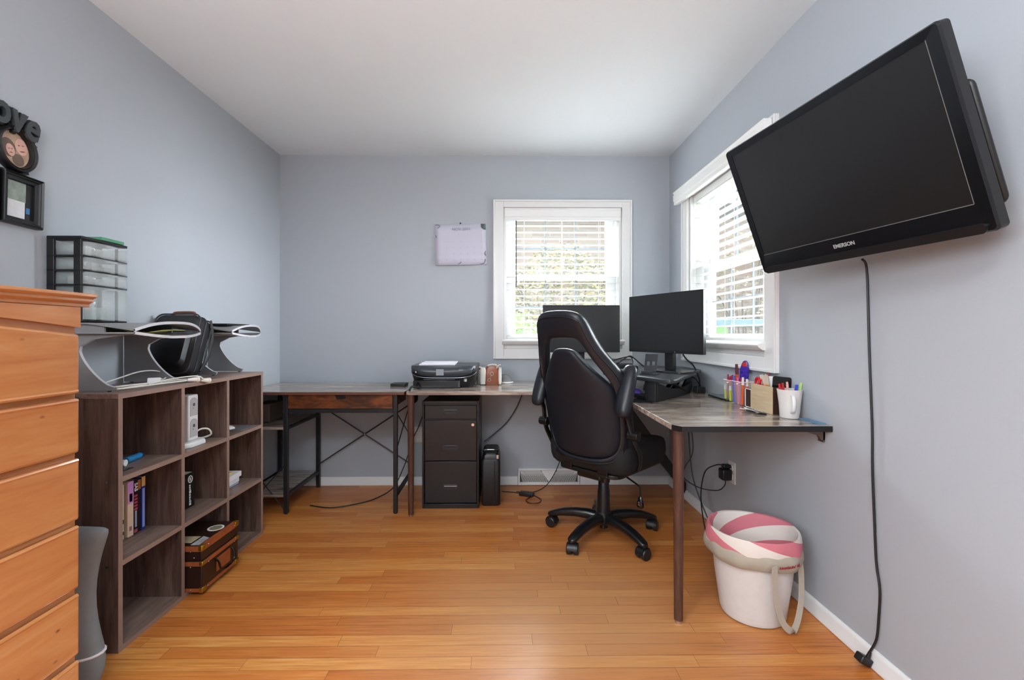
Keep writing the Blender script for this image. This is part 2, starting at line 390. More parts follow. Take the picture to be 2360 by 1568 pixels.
# ------------------------------------------------------------------ windows (built in a local frame, u along the wall, v outwards, w up)
M_pane = glass('window_pane', alpha=.06)
M_munt = mat('shaded_muntin_bars', '#46535f', .5)  # the shade on these bars is put into the dark blue-grey
M_screenrail = mat('vinyl_sash', '#e2e3e6', .35, var=.01)
def window(name, Mx, u0, u1, cu0, cu1, cz0, cz1, z0, z1):
    fr = BM()      # stepped casing on the room side and jambs in the opening
    def fbox(bm, a, v0, b, c, v1, d): box(bm, a, v0, b, c, v1, d, Mx)
    for (a, b, c, d, t) in ((cu0, cz0, u0-.0, cz1, .018), (u1, cz0, cu1, cz1, .018), (u0, z1, u1, cz1, .018), (u0, cz0, u1, z0, .018)):
        fbox(fr, a, -t, b, c, 0, d)
    o_ = .014
    for (a, b, c, d) in ((cu0, cz0, cu0+o_, cz1), (cu1-o_, cz0, cu1, cz1), (cu0+o_, cz1-o_, cu1-o_, cz1), (cu0+o_, cz0, cu1-o_, cz0+o_)):
        fbox(fr, a, -.026, b, c, -.018, d)
    j = .02
    fbox(fr, u0, 0, z0, u0+j, .17, z1); fbox(fr, u1-j, 0, z0, u1, .17, z1)
    fbox(fr, u0+j, 0, z1-j, u1-j, .17, z1); fbox(fr, u0+j, 0, z0, u1-j, .17, z0+j+.01)
    w = struct(name, fr, M_trim, bevel=.002)
    st = BM()      # moulded stool under the opening
    prof = [(.09, z0+.030), (-.030, z0+.030), (-.052, z0+.046), (-.056, z0+.056), (-.052, z0+.062), (-.034, z0+.066), (.09, z0+.066)]
    loft(st, [[Mx @ Vector((u, q[0], q[1])) for q in prof] for u in (u0-.012, u1+.012)]); struct('sill', st, M_trim, parent=w, bevel=.002)
    a, b = u0+j, u1-j; zb, zt = z0+.066, z1-j; zm = (zb+zt)/2-.005
    def sash(nm, v, s0, s1):
        s = BM(); t = .04
        box(s, a, v, s0, a+t+.03, v+.03, s1, Mx); box(s, b-t-.03, v, s0, b, v+.03, s1, Mx)
        box(s, a+t+.03, v, s0, b-t-.03, v+.03, s0+t, Mx); box(s, a+t+.03, v, s1-t, b-t-.03, v+.03, s1, Mx)
        struct(nm, s, M_screenrail, parent=w, bevel=.002)
        g = BM(); box(g, a+t+.03, v+.012, s0+t, b-t-.03, v+.016, s1-t, Mx); struct('glass_pane', g, M_pane, parent=w)
        m = BM(); ga, gb = a+t+.03, b-t-.03
        for k in (1, 2):
            c = ga+(gb-ga)*k/3; box(m, c-.006, v+.02, s0+t, c+.006, v+.028, s1-t, Mx)
        c = (s0+s1)/2; box(m, ga, v+.02, c-.006, gb, v+.028, c+.006, Mx)
        struct('muntin_grid', m, M_munt, parent=w)
    sash('upper_sash', .125, zm-.02, zt); sash('lower_sash', .09, zb, zm+.02)
    return w
MX1 = Matrix.Translation((0, YB, 0))                                             # u=x, v=+y
MX2 = Matrix(((0, 1, 0, XR), (1, 0, 0, 0), (0, 0, 1, 0), (0, 0, 0, 1)))          # u=y, v=+x
window('window_1', MX1, W1[0], W1[1], -.064, .958, .93, 2.10, W1[2], W1[3])
window('window_2', MX2, W2[0], W2[1], 1.985, 3.025, .935, 2.10, W2[2], W2[3])

def blind(label, Mx, u0, u1, z0, z1, tilt, vin, valance, wand_u, loc):
    t = thing('window_blind', label, 'blind', loc, group=None)
    s = BM(); n = int(round((z1-.055-z0-.03)/.0478)); w = .024
    for k in range(n+1):
        z = z0+.035+k*.0478
        c, sn = math.cos(tilt), math.sin(tilt)
        # gently curved slat section
        sec = [(-w, 0), (-w*.5, .0022), (0, .003), (w*.5, .0022), (w, 0), (w, -.0018), (w*.5, .0004), (0, .0012), (-w*.5, .0004), (-w, -.0018)]
        rr = [(vin+p[0]*c-p[1]*sn, z+p[0]*sn+p[1]*c) for p in sec]
        loft(s, [[Mx @ Vector((u, q[0], q[1])) for q in rr] for u in (u0+.003, u1-.003)])
    part('slats', s, M_blind, t)
    h = BM(); box(h, u0+.002, vin-.026, z1-.045, u1-.002, vin+.026, z1, Mx); part('head_rail', h, M_blind, t, bevel=.003)
    b = BM(); box(b, u0+.003, vin-.024, z0, u1-.003, vin+.024, z0+.018, Mx); part('bottom_rail', b, M_blind, t, bevel=.004)
    v = BM(); va, vb, v0, v1, vz0, vz1 = valance
    prof = [(v1, vz0), (v0+.008, vz0), (v0+.004, vz0+.012), (v0+.006, vz0+.022), (v0, vz0+.03), (v0, vz1-.02), (v0+.006, vz1-.012), (v0-.004, vz1), (v1, vz1)]
    loft(v, [[Mx @ Vector((u, q[0], q[1])) for q in prof] for u in (va, vb)]); part('valance', v, M_blind, t, bevel=.001)
    c = BM()
    for f in (.16, .5, .84):
        u = u0+(u1-u0)*f
        for dv in (-.0265, .0265): cyl(c, Mx @ Vector((u, vin+dv, z0+.01)), Mx @ Vector((u, vin+dv, z1-.02)), .0009, n=5)
    part('ladder_cords', c, M_blind, t)
    c = BM()
    for du in (-.03, -.04): cyl(c, Mx @ Vector((u1+du, vin-.03, z0+.02)), Mx @ Vector((u1+du, vin-.03, z1-.02)), .0012, n=5)
    part('pull_cords', c, M_blind, t)
    if wand_u:
        c = BM(); cyl(c, Mx @ Vector((wand_u, vin-.038, z1-.53)), Mx @ Vector((wand_u, vin-.038, z1-.03)), .0036, n=8)
        cyl(c, Mx @ Vector((wand_u, vin-.038, z1-.56)), Mx @ Vector((wand_u, vin-.038, z1-.53)), .0045, n=8)
        part('tilt_wand', c, mat('grey_wand', '#2e2e2e', .5), t)
    return t
blind('white slatted blind in the back wall window', MX1, .033, .864, 1.075, 2.02, 0., .045, (.022, .878, -.012, .012, 1.952, 2.042), .105, (.45, YB+.03, 1.07))
blind('white slatted blind in the right wall window, behind the television', MX2, 2.096, 2.93, 1.075, 2.02, math.radians(-3), .045, (2.0, 3.075, -.06, -.026, 2.0, 2.085), None, (XR+.03, 2.5, 1.07))
# ------------------------------------------------------------------ outside
M_grass = mat('lawn_grass', '#3e4a26', .9, var=.3, nscale=6)
bm = BM(); box(bm, -14, YB+.4, -.7, 22, 26, -.6); box(bm, XR+.4, -6, -.7, 22, YB+.4, -.6)
o = struct('ground', bm, M_grass)
def brick(name, c1, c2, mortar, sc=1.):
    m, nt, b = new_mat(name)
    tc = N(nt, 'ShaderNodeTexCoord'); mp = N(nt, 'ShaderNodeMapping'); mp.inputs['Rotation'].default_value = (PI/2, 0, 0)
    nt.links.new(tc.outputs['Object'], mp.inputs[0])
    bt = N(nt, 'ShaderNodeTexBrick'); bt.inputs['Color1'].default_value = C(c1); bt.inputs['Color2'].default_value = C(c2)
    bt.inputs['Mortar'].default_value = C(mortar); bt.inputs['Scale'].default_value = sc
    bt.inputs['Brick Width'].default_value = .42; bt.inputs['Row Height'].default_value = .15; bt.inputs['Mortar Size'].default_value = .014
    nt.links.new(mp.outputs[0], bt.inputs['Vector']); nt.links.new(bt.outputs[0], b.inputs['Base Color'])
    b.inputs['Roughness'].default_value = .85
    return m
M_brick = brick('pale_brick', '#8d7468', '#9c8576', '#968e86')
t = thing('neighbour_house', 'pale pinkish brick house wall outside beyond the back window', 'house', (1.5, 11, -.6))
b = BM(); box(b, -6, 10, -.6, 13, 16, 3.7); part('wall', b, M_brick, t)
b = BM(); box(b, 6.6, 5.2, -.6, 13, 10, 7.5); part('added_screen_wall', b, M_brick, t)  # unseen wall added to keep the sky glow off the view outside
b = BM(); box(b, -6.4, 9.6, 3.7, 13.4, 16.4, 3.95); part('eaves', b, M_blackm, t)
for (x, z) in ((-.9, .6), (3.4, .8), (6.2, .9), (9.0, .9)):
    b = BM(); box(b, x, 9.94, z, x+1.3, 10.0, z+1.7); f = part('window_frame', b, M_trim, t)
    b = BM(); box(b, x+.08, 9.92, z+.08, x+1.22, 9.94, z+1.62); part('pane', b, mat('dark_house_pane', '#525a60', .15), f)
def bush(label, c, rx, ry, rz, cols, n, leaf, grp=None, seed=1):
    rnd = random.Random(seed)
    t = thing('bush', label, 'bush', (c[0], c[1], -.6), group=grp)
    st = BM()
    for i in range(18):
        a = rnd.uniform(0, 2*PI); q = rnd.uniform(.3, .95)
        e = (c[0]+rx*q*math.cos(a), c[1]+ry*q*math.sin(a), c[2]+rz*rnd.uniform(-.2, .75))
        tube(st, [(c[0]+.1*math.cos(a), c[1]+.1*math.sin(a), -.6), (c[0]+rx*.35*math.cos(a), c[1]+ry*.35*math.sin(a), c[2]-.2*rz), e], .014, n=5, k=3)
    part('branches', st, mat('twig_bark', '#4d4036', .9), t)
    for ci, (nm, col) in enumerate(cols):
        b = BM()
        for i in range(n):
            a = rnd.uniform(0, 2*PI); ph = math.acos(rnd.uniform(-.85, 1)); q = rnd.uniform(.45, 1.)**.5
            p = Vector((c[0]+rx*q*math.sin(ph)*math.cos(a), c[1]+ry*q*math.sin(ph)*math.sin(a), c[2]+rz*q*math.cos(ph)))
            d = Vector((rnd.gauss(0, 1), rnd.gauss(0, 1), rnd.gauss(0, 1))).normalized(); u, v = frame_of(d)
            s = leaf*rnd.uniform(.6, 1.3)
            f = [b.verts.new(p+w) for w in (u*s, v*s*.45, -u*s, -v*s*.45)]; b.faces.new(f)
        part('foliage' if ci == 0 else 'blossom', b, mat(nm, col, .8, var=.3, nscale=5), t)
bush('yellow green flowering bush outside the back window', (1.0, 7.4, 1.25), .98, .9, 1.4, [('bush_green', '#555732'), ('bush_yellow', '#857743')], 2600, .045, seed=3)
bush('low dark green shrub outside, left part of the back window', (.2, 5.3, .45), .5, .5, .95, [('shrub_green', '#6a8a40')], 2200, .05, seed=5)
bush('bare twiggy shrub outside the right window', (4.75, 8.5, 1.7), 1.1, 1.1, 1.5, [('dry_leaf', '#94866c')], 1500, .045, seed=9)
# green and blue plastic play shelter seen through the lower right window
t = thing('play_shelter', 'green and blue outdoor shelter seen through the lower right window', 'shelter', (3.25, 6.3, -.6))
b = BM(); box(b, 2.85, 6.2, -.6, 3.15, 6.9, 1.22); part('side_panel', b, mat('bright_green_plastic', '#4cb82c', .5), t, label='bright green side panel', bevel=.01)
b = BM(); box(b, 2.78, 6.15, 1.22, 4.15, 7.0, 1.32); part('roof', b, mat('dark_teal_plastic', '#3a606a', .5), t, label='dark teal flat roof', bevel=.01)
b = BM(); box(b, 2.85, 6.1, -.6, 4.1, 6.2, .96); part('base_panel', b, mat('light_blue_plastic', '#68a8cc', .5), t, label='light blue low panel', bevel=.01)
b = BM()
for x in (3.95, 4.05): box(b, x, 6.2, -.6, x+.05, 6.25, 1.22)
part('post', b, M_trim, t)

# frame of an added, unseen ceiling lamp to go with the fill light
t = thing('added_ceiling_lamp', 'added flush rectangular ceiling lamp behind the camera, unseen', 'lamp', (-.25, -.55, 2.39))
b = BM()
for q in ((-.66, -.86, .16, -.83), (-.66, -.27, .16, -.24), (-.66, -.83, -.63, -.27), (.13, -.83, .16, -.27)): box(b, q[0], q[1], 2.388, q[2], q[3], ZC)
part('frame', b, M_white, t)

t = thing('added_floor_lamp', 'added white torchiere floor lamp behind the camera, unseen', 'lamp', (-.7, -.35, 0))  # lamp made up to carry the uplight on the ceiling
b = BM(); lathe(b, [(.14, 0), (.14, .02), (.012, .035), (.012, 1.28), (.03, 1.30), (.20, 1.40), (.204, 1.40), (.034, 1.292), (.004, 1.29)], (-.7, -.35, 0), n=32); part('stand_and_bowl', b, M_white, t)

# ------------------------------------------------------------------ heating register and outlets
t = thing('wall_register', 'white metal heating register at the foot of the back wall', 'vent', (.345, YB, 0.0))
b = BM(); x0, x1, z0, z1 = .118, .572, .002, .122
box(b, x0, YB-.008, z0, x1, YB, z1)
part('back_plate', b, M_trim, t)
b = BM()
for q in ((x0, z0, x1, z0+.02), (x0, z1-.014, x1, z1), (x0, z0+.02, x0+.014, z1-.014), (x1-.014, z0+.02, x1, z1-.014)):
    box(b, q[0], YB-.02, q[1], q[2], YB-.008, q[3])
part('rim', b, M_trim, t, bevel=.002)
b = BM(); cx = (x0+x1)/2; zt, zb = z1-.016, z0+.022
for side in (-1, 1):
    for k in range(26):
        u = .012+k*.0072
        xa = cx+side*(u+.0); xb = cx+side*(u+.055)
        if side*(xb-cx) > .21: xb = cx+side*.21
        if side*(xa-cx) > .205: continue
        tube(b, [(xa, YB-.012, zb), (xa+side*.012, YB-.012, zb+(zt-zb)*.55), (xb, YB-.012, zt)], .0018, n=4, k=3)
tri = [(cx-.055, zt), (cx+.055, zt), (cx, zb)]
prism(b, tri, 'Y', YB-.014, YB-.008)
part('fins', b, M_trim, t)
b = BM(); box(b, x0+.015, YB-.0095, z0+.021, x1-.015, YB-.0082, z1-.015); part('painted_duct_shade', b, mat('duct_shade_paint', '#4d4b4a', .8), t)  # dark sheet painted in for the shade behind the fins

def outlet(label, Mx, loc, k=0):
    t = thing('wall_outlet', label, 'outlet', loc)
    b = BM(); box(b, -.036, -.006, -.058, .036, 0, .058, Mx); part('cover_plate', b, mat('outlet_ivory', '#dcd6cf', .4), t, bevel=.002)
    for z in (-.024, .024):
        b = BM(); prism(b, rrect(-.016, z-.015, .016, z+.015, .006), 'Y', -.009, -.006); b.transform(Mx)
        s = part('socket', b, M_white, t)
        b = BM()
        for dx in (-.006, .006): box(b, dx-.001, -.0094, z-.002, dx+.001, -.0088, z+.007, Mx)
        part('slots', b, M_black, s)
    return t
outlet('white wall outlet on the right wall above the waste bin', Matrix(((0, 1, 0, XR), (-1, 0, 0, 2.395), (0, 0, 1, .367), (0, 0, 0, 1))), (XR, 2.395, .31))
outlet('white wall outlet on the back wall beside the black filing cabinet', Matrix(((1, 0, 0, -.612), (0, 1, 0, YB), (0, 0, 1, .373), (0, 0, 0, 1))), (-.612, YB, .315))

# ------------------------------------------------------------------ calendar
t = thing('wall_calendar', 'white monthly wall calendar pinned to the back wall', 'calendar', (-.303, YB-.002, 1.62))
MK = Matrix.Translation((-.303, YB, 1.772)) @ Matrix.Rotation(math.radians(-1.2), 4, 'Y')
b = BM(); n = 12
top = []
R0 = [[MK @ Vector((-.187+.374*i/n, -.004-.008*math.sin(PI*i/n)*(j/6.)-.012*(1-i/n)*(j/6.), .152-.304*j/6)) for i in range(n+1)] for j in range(7)]
loft(b, R0, cap=False, close=False)
o = part('page', b, mat('calendar_page', '#c9c6d6', .7, var=.03, nscale=6), t, solid=.0015)
b = BM(); g = MK
def pg(u, w, off=.0022):
    i = (u+.187)/.374; j = (.152-w)/.304
    return MK @ Vector((u, -.004-.008*math.sin(PI*i)*j-.012*(1-i)*j-off, w))
hd = text_bm('NOV 2025', .028, Matrix.Identity(4), extrude=.0002)
for v in hd.verts: v.co = pg(v.co.x*1.1+.005, v.co.y+.112)
merge(b, hd); d = 0
for r in range(5):
    for c in range(7):
        if r == 0 and c < 6: continue
        d += 1
        if d > 30: break
        q = text_bm(str(d), .011, Matrix.Identity(4), extrude=.0001)
        for v in q.verts: v.co = pg(v.co.x-.155+.051*c, v.co.y+.062-.044*r)
        merge(b, q)
part('printed_dates', b, mat('faded_print', '#a2a0b2', .7), t)
b = BM()
for pts in ([(-.18, .148), (-.15, .14), (-.17, .12)], [(.182, -.05), (.176, -.07), (.184, -.085)], [(.18, -.11), (.17, -.14), (.14, -.148)], [(-.02, -.148), (-.005, -.138), (.002, -.13)], [(-.183, .07), (-.178, .06), (-.181, .05)]):
    b = BM(); tube(b, [pg(*p) for p in pts], .0022, n=5, k=3); part('leaf_border_print', b, mat('dark_print', '#6e6d7c', .7), t)
b = BM(); fl = [pg(.15, .15, .003), pg(.185, .15, .003), pg(.186, .105, .003), pg(.168, .108, .003), pg(.152, .125, .003)]
f1 = [b.verts.new(p) for p in fl]; b.faces.new(f1); part('leaf_corner_print', b, mat('sage_print', '#5f7274', .7), t, solid=.0006)
b = BM(); ball(b, MK @ Vector((.0, -.006, .156)), .006); part('push_pin', b, M_blackm, t)

# ------------------------------------------------------------------ photo frames on the left wall (plane x = XL)
def wallM(y, z, rot=0):   # local x runs along +y of the room, local y up, local z out of the left wall
    return Matrix.Translation((XL, y, z)) @ Matrix(((0, 0, 1, 0), (1, 0, 0, 0), (0, 1, 0, 0), (0, 0, 0, 1))) @ Matrix.Rotation(rot, 4, 'Z')
t = thing('photo_collage_frame', 'black collage photo frame with the word Love on the left wall', 'picture frame', (XL+.01, 1.47, 1.47))
Mo = wallM(1.505, 1.727, math.radians(14))
def ovalring(b, M, rx, ry, wd, z0, z1, n=40):
    def ell(a, k, z): return M @ Vector(((rx+k)*math.cos(a), (ry+k)*math.sin(a), z))
    prof = [(wd, z0), (wd, z1*.6), (wd*.75, z1), (wd*.4, z1*.8), (wd*.2, z1*.9), (0, z1*.45), (0, z0)]
    loft(b, [[ell(2*PI*i/n, k, z) for k, z in prof] for i in range(n+1)], cap=False)
b = BM(); ovalring(b, Mo, .046, .058, .019, 0, .026); fr = part('oval_frame', b, M_black, t)
b = BM(); prism(b, [(.05*math.cos(a*PI/16), .062*math.sin(a*PI/16)) for a in range(32)], 'Z', .004, .008); b.transform(Mo)
ph = part('photo', b, mat('photo_backdrop', '#b79a84', .3, var=.5, nscale=25), fr)
def disc(b, M, cx, cy, rx, ry, z): prism(b, [(cx+rx*math.cos(a*PI/10), cy+ry*math.sin(a*PI/10)) for a in range(20)], 'Z', z, z+.0006); b.transform(M) if M else None
def photo_blobs(M, lst, parent):
    for nm, col, shp in lst:
        b = BM()
        for (cx, cy, rx, ry, z) in shp: prism(b, [(cx+rx*math.cos(a*PI/10), cy+ry*math.sin(a*PI/10)) for a in range(20)], 'Z', z, z+.0006)
        b.transform(M); root = root_of(parent); bmesh.ops.translate(b, verts=b.verts, vec=-root.location)
        o = finish(nm, b, mat('print_'+nm+col[1:], col, .35), 0); o.parent = parent
photo_blobs(Mo, [('printed_hair', '#6d5a4c', [(-.018, .004, .022, .03, .0085), (.004, -.035, .018, .02, .0085)]),
                 ('printed_face', '#d3a79a', [(-.014, -.004, .013, .02, .0095), (.023, .008, .019, .027, .009)]),
                 ('printed_features', '#8a5a50', [(-.018, .0, .0025, .0015, .0103), (-.009, .0, .0025, .0015, .0103), (-.014, -.012, .005, .0016, .0103), (.016, .013, .003, .0016, .0103), (.029, .013, .003, .0016, .0103), (.023, -.006, .008, .002, .0103)])], fr)
# square frame below
Ms = wallM(1.522, 1.562, math.radians(-1.5))
def sqframe(b, M, w, h, wd, z1):
    prof = [(0, 0), (0, z1*.7), (wd*.2, z1), (wd*.38, z1*.82), (wd*.5, z1*.82), (wd*.6, z1*.66), (wd, z1*.5), (wd, 0)]
    rings = []
    for sx, sy in ((1, 1), (-1, 1), (-1, -1), (1, -1), (1, 1)): rings.append([M @ Vector((sx*(w/2-k), sy*(h/2-k), z)) for k, z in prof])
    loft(b, rings, cap=False)
b = BM(); sqframe(b, Ms, .132, .172, .024, .028); fr = part('rectangular_frame', b, M_black, t)
b = BM(); box(b, -.05, -.07, .003, .05, .07, .006, Ms); part('photo', b, mat('dark_photo_ground', '#141315', .3), fr)
b = BM(); box(b, -.042, -.066, .0062, .018, -.004, .0068, Ms); part('photo_highlight_print', b, mat('photo_pale_print', '#d8dade', .3, var=.15, nscale=60), fr)
b = BM(); box(b, -.042, -.004, .0062, .02, .06, .0068, Ms); part('photo_print', b, mat('photo_grey_green_print', '#8e9a90', .3, var=.5, nscale=45), fr)
b = BM(); box(b, .022, -.04, .0062, .034, -.02, .0068, Ms); part('photo_blue_print', b, mat('photo_blue', '#2f6fa5', .3), fr)
b = BM(); box(b, -.035, -.008, .0, .035, .004, .01, wallM(1.515, 1.655, math.radians(14))); part('connector', b, M_black, t)
# neighbouring frame, partly out of view
b = BM(); sqframe(b, wallM(1.385, 1.565), .128, .17, .024, .028); part('rectangular_frame', b, M_black, t)
b = BM(); box(b, -.06, -.075, .003, .04, .075, .006, wallM(1.385, 1.565)); part('photo', b, mat('dark_photo_ground2', '#1d1a1a', .3), t)
# script word on top, following the arc
word = BM(); lets = [('L', 1.398, 1.862, 4, .125), ('o', 1.452, 1.836, -4, .125), ('v', 1.503, 1.826, -8, .125), ('e', 1.549, 1.815, -14, .125)]
for ch, y, z, r, sz in lets:
    merge(word, text_bm(ch, sz, wallM(y, z, math.radians(r)) @ Matrix.Diagonal((.78, 1.12, 1, 1)), extrude=.009, bold=.0035))
bk = BM()
for ch, y, z, r, sz in lets: merge(bk, text_bm(ch, sz, wallM(y, z, math.radians(r)) @ Matrix.Diagonal((.78, 1.12, 1, 1)), extrude=.008, bold=.0075))
bmesh.ops.translate(bk, verts=bk.verts, vec=(.009, 0, 0)); part('lettering_backing', bk, M_black, t)
bmesh.ops.translate(word, verts=word.verts, vec=(.020, 0, 0))
part('love_lettering', word, mat('satin_grey_black', '#3c4144', .35), t)
b = BM(); tube(b, [wallM(1.36, 1.80) @ Vector((0, 0, .01)), wallM(1.44, 1.815) @ Vector((0, 0, .01)), wallM(1.52, 1.79) @ Vector((0, 0, .01)), wallM(1.57, 1.757) @ Vector((0, 0, .01))], .007, n=8)
part('arched_bar', b, M_black, t)
b = BM(); Mg = wallM(1.417, 1.905)
tube(b, [Mg @ Vector(p) for p in ((-.05, -.02, .012), (-.01, .0, .02), (.012, -.004, .012))], lambda s: .004+.008*math.sin(PI*min(1, s+.1)), n=8)
solo('wall_ornament', b, mat('grey_ornament', '#7a7a7e', .5), 'small grey ornament tip at the left edge above the Love frame', 'ornament')

# ------------------------------------------------------------------ pine chest of drawers
DX, DY0, DY1 = -1.165, .40, 1.235
t = thing('chest_of_drawers', 'tall honey pine chest of drawers against the left wall', 'dresser', (-1.39, .82, 0))
b = BM(); box(b, XL+.006, DY0, 0.05, DX, DY1, 1.185); part('carcass', b, M_pine, t, bevel=.004)
b = BM(); box(b, XL+.02, DY0+.02, 0, DX-.02, DY1-.02, .05); part('plinth', b, M_pine, t)
b = BM(); pr = [(XL+.004, 1.185), (DX+.012, 1.185), (DX+.012, 1.194), (DX+.024, 1.200), (DX+.024, 1.208), (DX+.034, 1.213), (DX+.034, 1.222), (XL+.004, 1.222)]
loft(b, [[(p[0], DY0-.03, p[1]) for p in pr], [(p[0], DY1+.028, p[1]) for p in pr]]); part('cornice', b, M_pine, t, bevel=.0015)
b = BM(); n = 16
arc = [(DY0+(DY1-DY0)*i/n, 1.128+.032*math.sin(PI*i/n)) for i in range(n+1)]
prism(b, [(DY0, 1.184)]+arc+[(DY1, 1.184)], 'X', DX, DX+.013); part('arched_frieze', b, M_pine, t)
zs = [(.062, .224), (.240, .405), (.421, .590), (.606, .772), (.788, .934), (.950, 1.112)]
for k, (z0, z1) in enumerate(zs):
    b = BM(); y0, y1 = DY0+.008, DY1-.004
    if k == 5:
        top = [(y0+(y1-y0)*i/n, 1.110+.032*math.sin(PI*i/n)) for i in range(n+1)]
        pts = [(y0, z0)]+[(y0, z0)]*0+top[:]+[(y1, z0)]
        prism(b, pts, 'X', DX, DX+.016)
    else:
        box(b, DX, y0, z0, DX+.016, y1, z1)
    d = part('drawer', b, M_pine, t, bevel=.009, seg=3)
    # finger lip along the lower edge of the front
    b = BM(); tube(b, [(DX+.012, y0+.006, z1-.004 if k < 5 else z0+.006), (DX+.012, y1-.006, z1-.004 if k < 5 else z0+.006)], .006, n=8, k=1)
    part('lip', b, M_pine, d)

# grey plush cushion standing between the chest and the bookcase
b = BM(); rings = []
for z, xr, yc, th in ((.0, -1.315, 1.40, .03), (.02, -1.30, 1.40, .045), (.09, -1.285, 1.41, .05), (.16, -1.315, 1.415, .05), (.24, -1.335, 1.42, .048), (.33, -1.332, 1.42, .046), (.41, -1.315, 1.42, .045), (.47, -1.293, 1.42, .04), (.495, -1.283, 1.42, .025), (.505, -1.295, 1.42, .008)):
    n = 20; xl = -1.60; xr += .048
    rings.append([((xl+xr)/2+(xr-xl)/2*math.copysign(abs(math.cos(a))**.6, math.cos(a)), yc+th*math.copysign(abs(math.sin(a))**.8, math.sin(a)), z+.0) for a in [2*PI*i/n for i in range(n)]])
loft(b, rings)
t = thing('plush_cushion', 'grey plush cushion standing on the floor between chest and bookcase', 'cushion', (-1.45, 1.41, 0))
part('body', b, mat('grey_plush', '#83888c', .95, var=.12, nscale=30, bump=.6, spec=.1), t, subsurf=1)
b = BM(); z = .115
tube(b, [((-1.60-1.254)/2+(.177)*math.cos(a), 1.412+.054*math.copysign(abs(math.sin(a))**.8, math.sin(a)), z) for a in [2*PI*i/16 for i in range(16)]], .0045, n=6, k=2, closed=True)
part('piping', b, M_paper, t, label='white piping')

# ------------------------------------------------------------------ nine cube bookcase
BX0, BX1, BY0, BY1 = XL+.012, -1.333, 1.568, 2.507
BH = .903; T = .018
t = thing('cube_bookcase', 'low walnut laminate nine cube bookcase along the left wall', 'bookcase', (-1.48, 2.05, 0))
ys = [BY0+(BY1-T-BY0)*k/3 for k in range(4)]; zl = [0, .297, .592, BH-T]
for k, y in enumerate(ys):
    b = BM(); box(b, BX0+.004, y, 0, BX1-.001, y+T, BH-T-.0002 if k in (0, 3) else BH-T-.0002)
    p = part('side_panel' if k in (0, 3) else 'divider', b, M_walnut, t)
    b = BM(); box(b, BX1-.001, y, 0, BX1, y+T, BH-T); part('edge_band', b, M_edge, p, label='pale edge band')
for k, z in enumerate(zl):
    if k == 3:
        b = BM(); box(b, BX0+.004, BY0-.001, z, BX1, BY1+.001, z+T); p = part('top_panel', b, M_walnutY, t, bevel=.001)
    else:
        b = BM()
        for i in range(3): box(b, BX0+.004, ys[i]+T, z, BX1-.0015, ys[i+1], z+T)
        p = part('shelf', b, M_walnutY, t)
    b = BM()
    if k == 3: box(b, BX1, BY0-.001, z, BX1+.001, BY1+.001, z+T)
    else:
        for i in range(3): box(b, BX1-.0015, ys[i]+T, z, BX1, ys[i+1], z+T)
    part('edge_band', b, M_edge, p, label='pale edge band')
b = BM(); box(b, BX0, BY0+.001, .003, BX0+.004, BY1-.001, BH-T); part('back_panel', b, M_walnut, t)
b = BM()
for z in (.03, .30, .595, .88):
    cyl(b, (-1.372, BY0-.002, z), (-1.372, BY0, z), .0042, n=12)
part('cam_screws', b, M_chrome, t)

